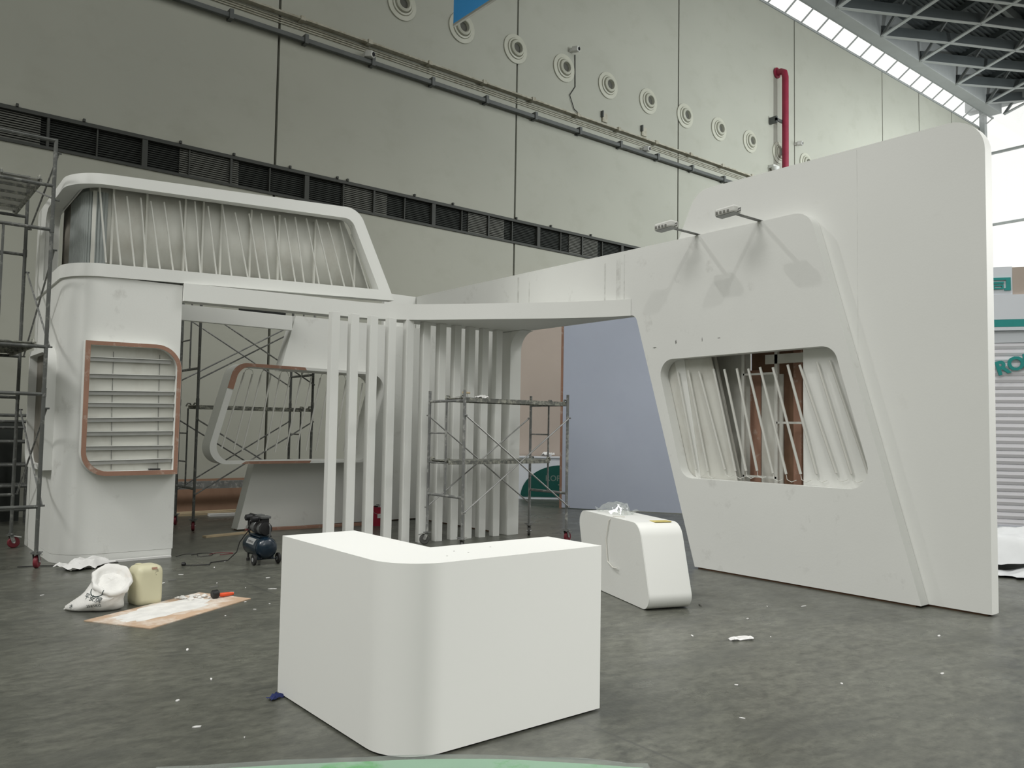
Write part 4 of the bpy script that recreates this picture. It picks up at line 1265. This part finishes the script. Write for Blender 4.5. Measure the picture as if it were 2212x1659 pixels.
def lump(name, m, c, r, seed, label, cat, group, flat=0.5):
    b = MB()
    rows = []
    rnd = random.Random(seed)
    for i in range(5):
        ph = PI * (i + 0.5) / 5
        rows.append([(c[0] + r * math.sin(ph) * math.cos(2 * PI * k / 7) * rnd.uniform(0.7, 1.25), c[1] + r * math.sin(ph) * math.sin(2 * PI * k / 7) * rnd.uniform(0.7, 1.25),
                      c[2] + max(0, r * flat * (1 - math.cos(ph)) * rnd.uniform(0.85, 1.1))) for k in range(7)])
    return tag(b.rings(rows, True).build(name, m), label, cat, group)


rnd = random.Random(3)
for k in range(16):
    lump('putty_crumb', 'powder', (2.62 + rnd.uniform(-0.16, 0.14), 7.95 + rnd.uniform(-0.09, 0.09), 0.0075), rnd.uniform(0.012, 0.032), k, 'dry putty crumb in the heap on the far end of the plywood', 'crumb', 'putty crumbs heaped on the plywood')
t = thing('paint_brush_tool', 'orange-handled scraper with black cup end on the plywood', 'tool', (2.80, 7.85, 0.007))
MB().lathe([(0.030, 0), (0.040, 0.008), (0.040, 0.055), (0.030, 0.065)], (2.735, 7.835, 0.045), (0.95, 0.12, 0.05), 20).build('cup', 'black', t, True)
MB().path([(2.80, 7.845, 0.035), (2.84, 7.85, 0.030), (2.90, 7.857, 0.030), (2.95, 7.865, 0.028)], [0.016, 0.020, 0.018, 0.014], 12).build('handle', 'orange', t, True)

crumple('crumpled_paper', 'paper', (2.18, 10.33, 0.0), 0.62, 0.30, 0.11, 0.35, 11, 'crumpled white paper on the floor in front of the tower', 'paper', 20)

# red bucket behind the slats
bk = thing('bucket', 'red plastic paint bucket on the floor behind the slats', 'bucket', (6.98, 12.17, 0))
MB().lathe([(0.095, 0), (0.12, 0.30), (0.127, 0.30), (0.127, 0.315), (0.118, 0.315), (0.094, 0.02)], (6.98, 12.17, 0), (0, 0, 1), 24).build('pail', 'red', bk, True)
MB().path([(6.85, 12.17, 0.29), (6.86, 12.06, 0.22), (6.98, 12.02, 0.17), (7.10, 12.06, 0.22), (7.11, 12.17, 0.29)], 0.004, 5).build('bail_handle', 'chrome', bk, True)
MB().obox((6.955, 12.058, 0.17), (0.04, -0.006, 0), (0, 0.002, 0), (0, 0, 0.035)).build('label_patch', 'paper', bk)
for k in range(5):
    MB().obox((6.93 + 0.03 * k, 12.17 + 0.03 * ((k * 7) % 3 - 1), 0.315), (0.02, 0.01, 0), (-0.008, 0.02, 0), (0, 0, 0.02 + 0.006 * (k % 3))).build('contents', 'paper' if k % 2 else 'black', bk)

# ================================================================== NEIGHBOURING BOOTHS
nd = Vector((0.542, -0.84, 0)).normalized()
nn_ = Vector((nd.y, -nd.x, 0))           # towards our booth (-X,-Y)
NP = Vector((11.8, 12.86, 0))
NPt = lambda s, z, w=0: NP + nd * s + nn_ * w + Vector((0, 0, z))
lav = thing('lavender_partition', 'plain lavender-blue partition wall seen through the doorway', 'partition', NPt(1.5, 0))
MB().add([NPt(s, z, w) for s in (0.0, 4.0) for z in (0.015, 4.6) for w in (0, -0.06)], [(0, 1, 3, 2), (4, 6, 7, 5), (0, 4, 5, 1), (2, 3, 7, 6), (0, 2, 6, 4), (1, 5, 7, 3)]).build('board', 'lavender', lav)
MB().add([NPt(s, z, w) for s in (-0.055, -0.001) for z in (0.0, 4.6) for w in (-0.005, -0.07)], [(0, 1, 3, 2), (4, 6, 7, 5), (0, 4, 5, 1), (2, 3, 7, 6), (0, 2, 6, 4), (1, 5, 7, 3)]).build('edge_post', 'mdf', lav)

shop = thing('neighbour_stand', 'pale stand front with roller shutter and teal lettering at the right edge', 'booth', NPt(9.0, 0))


def nbox(name, m, s0_, s1_, z0, z1, w0, w1, parent, bevel=0):
    return MB().add([NPt(s, z, w) for s in (s0_, s1_) for z in (z0, z1) for w in (w0, w1)], [(0, 1, 3, 2), (4, 6, 7, 5), (0, 4, 5, 1), (2, 3, 7, 6), (0, 2, 6, 4), (1, 5, 7, 3)]).build(name, m, parent, bevel=bevel)


nbox('sign_board', 'lilac', 7.2, 8.425, 4.26, 4.77, -0.25, 0.02, shop)
nbox('fascia_board', 'lilac', 7.2, 11.0, 3.80, 4.255, -0.25, 0.04, shop)
nbox('pink_block', 'pink', 8.43, 11.0, 4.26, 4.76, -0.25, 0.0, shop)
nbox('teal_band', 'teal', 7.2, 11.0, 3.665, 3.795, -0.25, 0.05, shop)
nbox('lower_band', 'lilac', 7.2, 11.0, 3.60, 3.66, -0.25, 0.05, shop)
nbox('shutter_box', 'lilac', 7.2, 11.0, 3.38, 3.595, -0.25, -0.02, shop)
for k in range(27):
    z = 0.06 + k * 0.123
    b = MB()
    pr_ = [(-0.02, z), (0.0, z + 0.012), (0.012, z + 0.06), (0.0, z + 0.112), (-0.02, z + 0.121), (-0.03, z + 0.121), (-0.03, z)]
    b.plate([(w, zz) for w, zz in pr_], [], lambda w, zz, s: NPt(s, zz, w - 0.03), 7.25, 10.9).build('shutter_slat', 'shutter', shop)
MB().add([NPt(s, z, w) for s in (7.2, 11.0) for z in (0.0, 0.06) for w in (-0.10, 0.0)], [(0, 1, 3, 2), (4, 6, 7, 5), (0, 4, 5, 1), (2, 3, 7, 6), (0, 2, 6, 4), (1, 5, 7, 3)]).build('bottom_rail', 'lilac', shop)
# the character on the sign, stroke by stroke
s1, zc = 8.395, 4.45
sg = nbox('sign_character', 'teal', s1 - 0.075, s1, 4.335, 4.57, 0.02, 0.045, shop)
for s_a, s_b, za, zb in ((s1 - 0.30, s1 - 0.075, 4.525, 4.57), (s1 - 0.105, s1 - 0.075, 4.335, 4.375), (s1 - 0.30, s1 - 0.11, 4.46, 4.495), (s1 - 0.30, s1 - 0.115, 4.415, 4.445), (s1 - 0.30, s1 - 0.115, 4.36, 4.385), (s1 - 0.145, s1 - 0.115, 4.385, 4.415), (s1 - 0.30, s1 - 0.26, 4.385, 4.415)):
    nbox('stroke', 'teal', s_a, s_b, za, zb, 0.02, 0.045, sg)
for k, ch in enumerate('ROPEE'):
    sc = 8.255 + k * 0.205
    zc = 2.93 + 0.075 * k - 0.008 * k * k
    a = 0.28 - 0.07 * k
    e = nd * math.cos(a) + Vector((0, 0, math.sin(a)))
    f = -nd * math.sin(a) + Vector((0, 0, math.cos(a)))
    text_obj('letter', ch, 0.34, NPt(sc, zc, 0.0), e, f, 'teal', shop, 0.03, True, 0.012)

pinkw = thing('pink_partition', 'pinkish unpainted partition wall in the shade behind the doorway', 'partition', (13.6, 15.3, 0))
gd = Vector((0.778, -0.629, 0))
gn = Vector((-0.629, -0.778, 0))
gp = Vector((12.30, 15.35, 0))
GP = lambda s, z, w=0: gp + gd * s + gn * w + Vector((0, 0, z))
BXF = [(0, 1, 3, 2), (4, 6, 7, 5), (0, 4, 5, 1), (2, 3, 7, 6), (0, 2, 6, 4), (1, 5, 7, 3)]


def gbox(name, m, s0_, s1_, z0, z1, w0, w1, parent):
    return MB().add([GP(s, z, w) for s in (s0_, s1_) for z in (z0, z1) for w in (w0, w1)], BXF).build(name, m, parent)


gbox('board', 'pink', 0.0, 2.6, 0, 5.0, -0.55, -0.50, pinkw)
gbox('batten', 'mdf_dark', 0.0, 2.6, 4.95, 5.05, -0.60, -0.45, pinkw)
gc = thing('neighbour_counter', 'white counter front with dark green half-round sign and grey letters', 'counter', GP(0.8, 0))
gbox('counter_body', 'lilac', 0.05, 2.4, 0.0, 0.98, -0.40, 0.0, gc)
gbox('counter_top', 'lilac', 0.0, 2.45, 0.98, 1.01, -0.42, 0.03, gc)
arc = [GP(1.31 + 0.98 * math.cos(a), 0.05 + 0.76 * math.sin(a), 0.004) for a in [PI * k / 30 for k in range(31)]]
arc2 = [p + gn * 0.008 for p in arc]
MB().rings([arc, arc2], True).build('half_round_sign', 'green', gc)
text_obj('letter_print', 'ROPEE', 0.19, GP(1.20, 0.50, 0.013), gd, (0, 0, 1), 'signgrey', gc, 0.002, True, 0.002)
gbox('small_print', 'signgrey', 1.22, 1.50, 0.33, 0.36, 0.012, 0.015, gc)
crumple('paper_heap', 'paper', GP(0.98, 1.012, -0.2), 0.28, 0.24, 0.12, 0.2, 31, 'small heap of crumpled paper on the neighbouring counter', 'paper', 10)

# white plastic sheets heaped at the right edge
crumple('plastic_sheet_pile', 'tarp', (12.1, 4.15, 0.03), 2.6, 1.15, 0.42, -0.55, 44, 'big heap of white plastic sheeting on the floor at right edge', 'plastic sheet', 34, 8)
crumple('plastic_sheet', 'tarp', (11.35, 3.82, 0.0), 1.35, 0.55, 0.06, -0.25, 8, 'flat white torn sheet on the floor beside the plastic heap', 'plastic sheet', 16, 4)
lump('stone_weight', 'black', (12.35, 3.75, 0.0), 0.16, 5, 'black object half hidden under the white plastic heap', 'object', None)

# ================================================================== THINGS AT THE FOOT OF THE HALL WALL
t = thing('cardboard_panel', 'long brown cardboard panel leaning on the hall wall behind the scaffold', 'board', (5.2, 15.9, 0))
MB().obox((5.2, 15.93, 0.30), (1.5, 0, 0), (0, 0.012, 0.0), (0, 0.12, 0.30)).build('sheet', 'cardboard', t)
tag(MB().box(3.6, 6.8, 15.62, 15.70, 0.44, 0.58).box(3.65, 3.75, 15.6, 15.72, 0, 0.44).box(6.55, 6.65, 15.6, 15.72, 0, 0.44).build('steel_trestle', 'steel', None), 'low grey steel trestle rail along the foot of the hall wall', 'trestle')
for k, (y, x0, x1, lab) in enumerate(((15.45, 3.9, 6.9, 'longest pale plank offcut lying below the cardboard panel'), (15.19, 4.4, 6.6, 'middle pale plank offcut lying below the cardboard panel'), (14.80, 5.1, 6.9, 'front white-edged plank offcut lying below the cardboard panel'))):
    tag(MB().obox(((x0 + x1) / 2, y, 0.02), ((x1 - x0) / 2, -0.06 * k, 0), (0.01, 0.09, 0), (0, 0, 0.02)).build('plank_offcut', 'plankwood' if k < 2 else 'paper'), lab, 'plank', 'offcuts at the foot of the hall wall')
tag(MB().obox((6.0, 12.42, 0.02), (1.15, -0.10, 0), (0.006, 0.05, 0), (0, 0, 0.02)).build('timber_strip', 'mdf'), 'reddish timber strip lying along the foot of the back wall', 'timber')
tag(MB().obox((4.55, 12.25, 0.012), (0.45, 0.10, 0), (-0.012, 0.05, 0), (0, 0, 0.012)).build('timber_strip', 'plankwood'), 'short pale timber strip on the floor beside the compressor', 'timber')
tag(MB().obox((2.75, 10.57, 0.012), (0.42, 0.018, 0), (-0.002, 0.02, 0), (0, 0, 0.012)).build('trim_strip', 'paper'), 'thin white trim strip lying along the tower base', 'trim')
# stacked frames far left
t = thing('frame_stack', 'dark stack of folded steel frames at the far left wall', 'frames', (1.95, 15.2, 0))
for k in range(3):
    f = MB()
    y = 15.0 + 0.22 * k
    for x in (1.2, 1.72, 2.30):
        f.tube((x, y, 0), (x, y + 0.1, 1.78 - 0.1 * k), 0.03, 8)
    for z in (0.25, 0.62, 0.95, 1.32, 1.74 - 0.1 * k):
        f.tube((1.2, y + 0.1 * z / 1.78, z), (2.30, y + 0.1 * z / 1.78, z), 0.025, 8)
    f.build('steel_frame', 'steel_dark', t, True)
MB().box(1.25, 2.25, 15.72, 15.95, 0, 1.62).build('rear_crate', 'louver_dark', t)

# loose wires on the floor beside the tower
for pts, m_, lab in (([(3.22, 10.55, 0.006), (3.38, 10.70, 0.006), (3.50, 10.62, 0.02), (3.46, 10.45, 0.006), (3.60, 10.42, 0.006), (3.68, 10.58, 0.03), (3.55, 10.66, 0.006), (3.42, 10.58, 0.006)], 'black', 'tangle of thin dark wire on the floor right of the tower'),
                    ([(3.62, 10.52, 0.006), (3.74, 10.58, 0.015), (3.85, 10.56, 0.03), (3.90, 10.45, 0.006), (3.72, 10.42, 0.006)], 'wheel_red', 'thin red wire loop on the floor right of the tower')):
    tag(MB().path(smooth_pts([(p[0], p[1]) for p in pts], 4) and [(a, b, 0.006) for a, b in smooth_pts([(p[0], p[1]) for p in pts], 4)], 0.004, 5).build('loose_wire', m_, None, True), lab, 'wire')
tag(MB().path([(1.55, 10.75, 0.006), (1.75, 10.70, 0.006), (1.95, 10.58, 0.006), (2.3, 10.52, 0.006), (2.55, 10.5, 0.006)], 0.005, 5).build('floor_cable', 'black', None, True), 'thin black cable on the floor along the tower base', 'cable')

# navy rag at the counter foot
crumple('navy_rag', 'navy', (2.08, 4.80, 0.0), 0.10, 0.06, 0.03, 0.4, 12, 'small navy blue rag at the left foot of the counter', 'rag', 8)

# ------------------------------------------------------------------ scraps on the floor
rnd = random.Random(19)
pts = [(2.9, 9.3), (3.35, 9.55), (3.6, 9.9), (3.05, 8.6), (3.2, 8.2), (2.95, 7.55), (3.1, 7.35), (3.2, 7.15), (2.9, 7.2), (3.35, 7.6), (3.4, 8.0), (2.6, 8.9), (3.0, 8.05), (2.6, 7.1), (3.6, 8.6), (1.5, 8.9), (2.0, 6.2), (1.55, 4.6), (1.7, 4.3), (1.6, 5.1), (1.9, 5.4),
       (5.4, 4.3), (5.9, 3.9), (6.3, 4.4), (4.6, 3.3), (5.2, 2.9), (6.9, 4.6), (4.1, 2.9), (7.1, 3.1), (6.0, 2.6), (7.2, 4.4), (4.5, 9.1), (5.0, 8.8), (2.35, 9.6)]
for i, (x, y) in enumerate(pts):
    r = rnd.uniform(0.006, 0.022)
    a = rnd.uniform(0, PI)
    e = Vector((math.cos(a), math.sin(a), 0)) * r * rnd.uniform(0.8, 2.4)
    f = Vector((-math.sin(a), math.cos(a), 0)) * r * 0.6
    tag(MB().add([Vector((x, y, 0.0)) + e * p + f * q + Vector((0, 0, z)) for z in (0.001, 0.006) for p, q in ((-1, -0.6), (0.2, -1), (1, 0.1), (0.3, 0.9), (-0.8, 0.7))],
                 [(0, 1, 2, 3, 4), (9, 8, 7, 6, 5)] + [(k, (k + 1) % 5, (k + 1) % 5 + 5, k + 5) for k in range(5)]).build('floor_scrap', 'paper'), ('tiny white scrap on the open floor right of the counter' if x > 4.05 and y < 5 else 'tiny white scrap on the bare floor left of the counter' if y < 6.5 else 'tiny white scrap on the floor between plywood, tower and compressor'), 'scrap', 'white scraps, right floor' if x > 4.05 and y < 5 else 'white scraps, left floor' if y < 6.5 else 'white scraps around the plywood')
for i, (x, y, l, a, lab) in enumerate(((2.72, 9.0, 0.09, 0.3, 'dark splinter on the floor nearest the tower'), (2.95, 8.4, 0.08, 0.2, 'dark splinter on the floor behind the plywood'), (3.25, 7.32, 0.12, 0.25, 'dark splinter on the floor right of the plywood'), (6.4, 5.0, 0.05, 1.0, 'dark splinter on the floor beside the slanted box'))):
    tag(MB().obox((x, y, 0.006), Vector((math.cos(a), math.sin(a), 0)) * l / 2, Vector((-math.sin(a), math.cos(a), 0)) * 0.008, (0, 0, 0.006)).build('splinter', 'dirtmark'), lab, 'splinter', 'dark splinters on the floor')
crumple('torn_paper', 'paper', (5.62, 3.98, 0.0), 0.20, 0.05, 0.03, -0.45, 14, 'torn strip of white paper on the open floor at right', 'paper', 8)
crumple('foam_scrap', 'paper', (9.3, 6.8, 0.0), 0.5, 0.2, 0.04, -0.5, 15, 'white foam scraps on the floor beyond the doorway', 'scrap', 8)

# ------------------------------------------------------------------ film-wrapped boards in the foreground
wr_ = thing('wrapped_board_stack', 'stack of pale green boards wrapped in clear film, nearest the camera', 'boards', (1.0, 1.5, 0))
wd = Vector((1.052, -0.755, 0)).normalized()
wn = Vector((-wd.y, wd.x, 0)) * -1
w0 = Vector((0.667, 2.272, 0))


def wedge(zs, inset, top):
    rows = []
    for z in zs:
        row = []
        for k in range(25):
            f = k / 24
            bul = 0.065 * math.sin(PI * f ** 1.3) + 0.006 * noise.noise(Vector((f * 9, 2, z * 3)))
            row.append(w0 + wd * (f * 1.295 + inset * (1 - 2 * f)) - wn * (bul - inset) + Vector((0, 0, z + (0.006 * noise.noise(Vector((f * 12, z, 5))) if top else 0))))
        for k in range(25):
            f = 1 - k / 24
            row.append(w0 + wd * (f * 1.295 + inset * (1 - 2 * f)) + wn * (0.75 - inset) + Vector((0, 0, z)))
        rows.append(row)
    return rows


for k in range(14):
    zz = 0.02 + k * 0.0527
    MB().rings(wedge([zz, zz + 0.046], 0.012 + 0.004 * (k % 3), False), True).build('board', 'green_sheet', wr_)
MB().rings(wedge([0.0, 0.02], 0.05, False), True).build('pallet', 'plankwood', wr_)
MB().rings(wedge([0.01, 0.25, 0.5, 0.735, 0.756], 0.0, True), True).build('plastic_wrap', 'film', wr_, True)
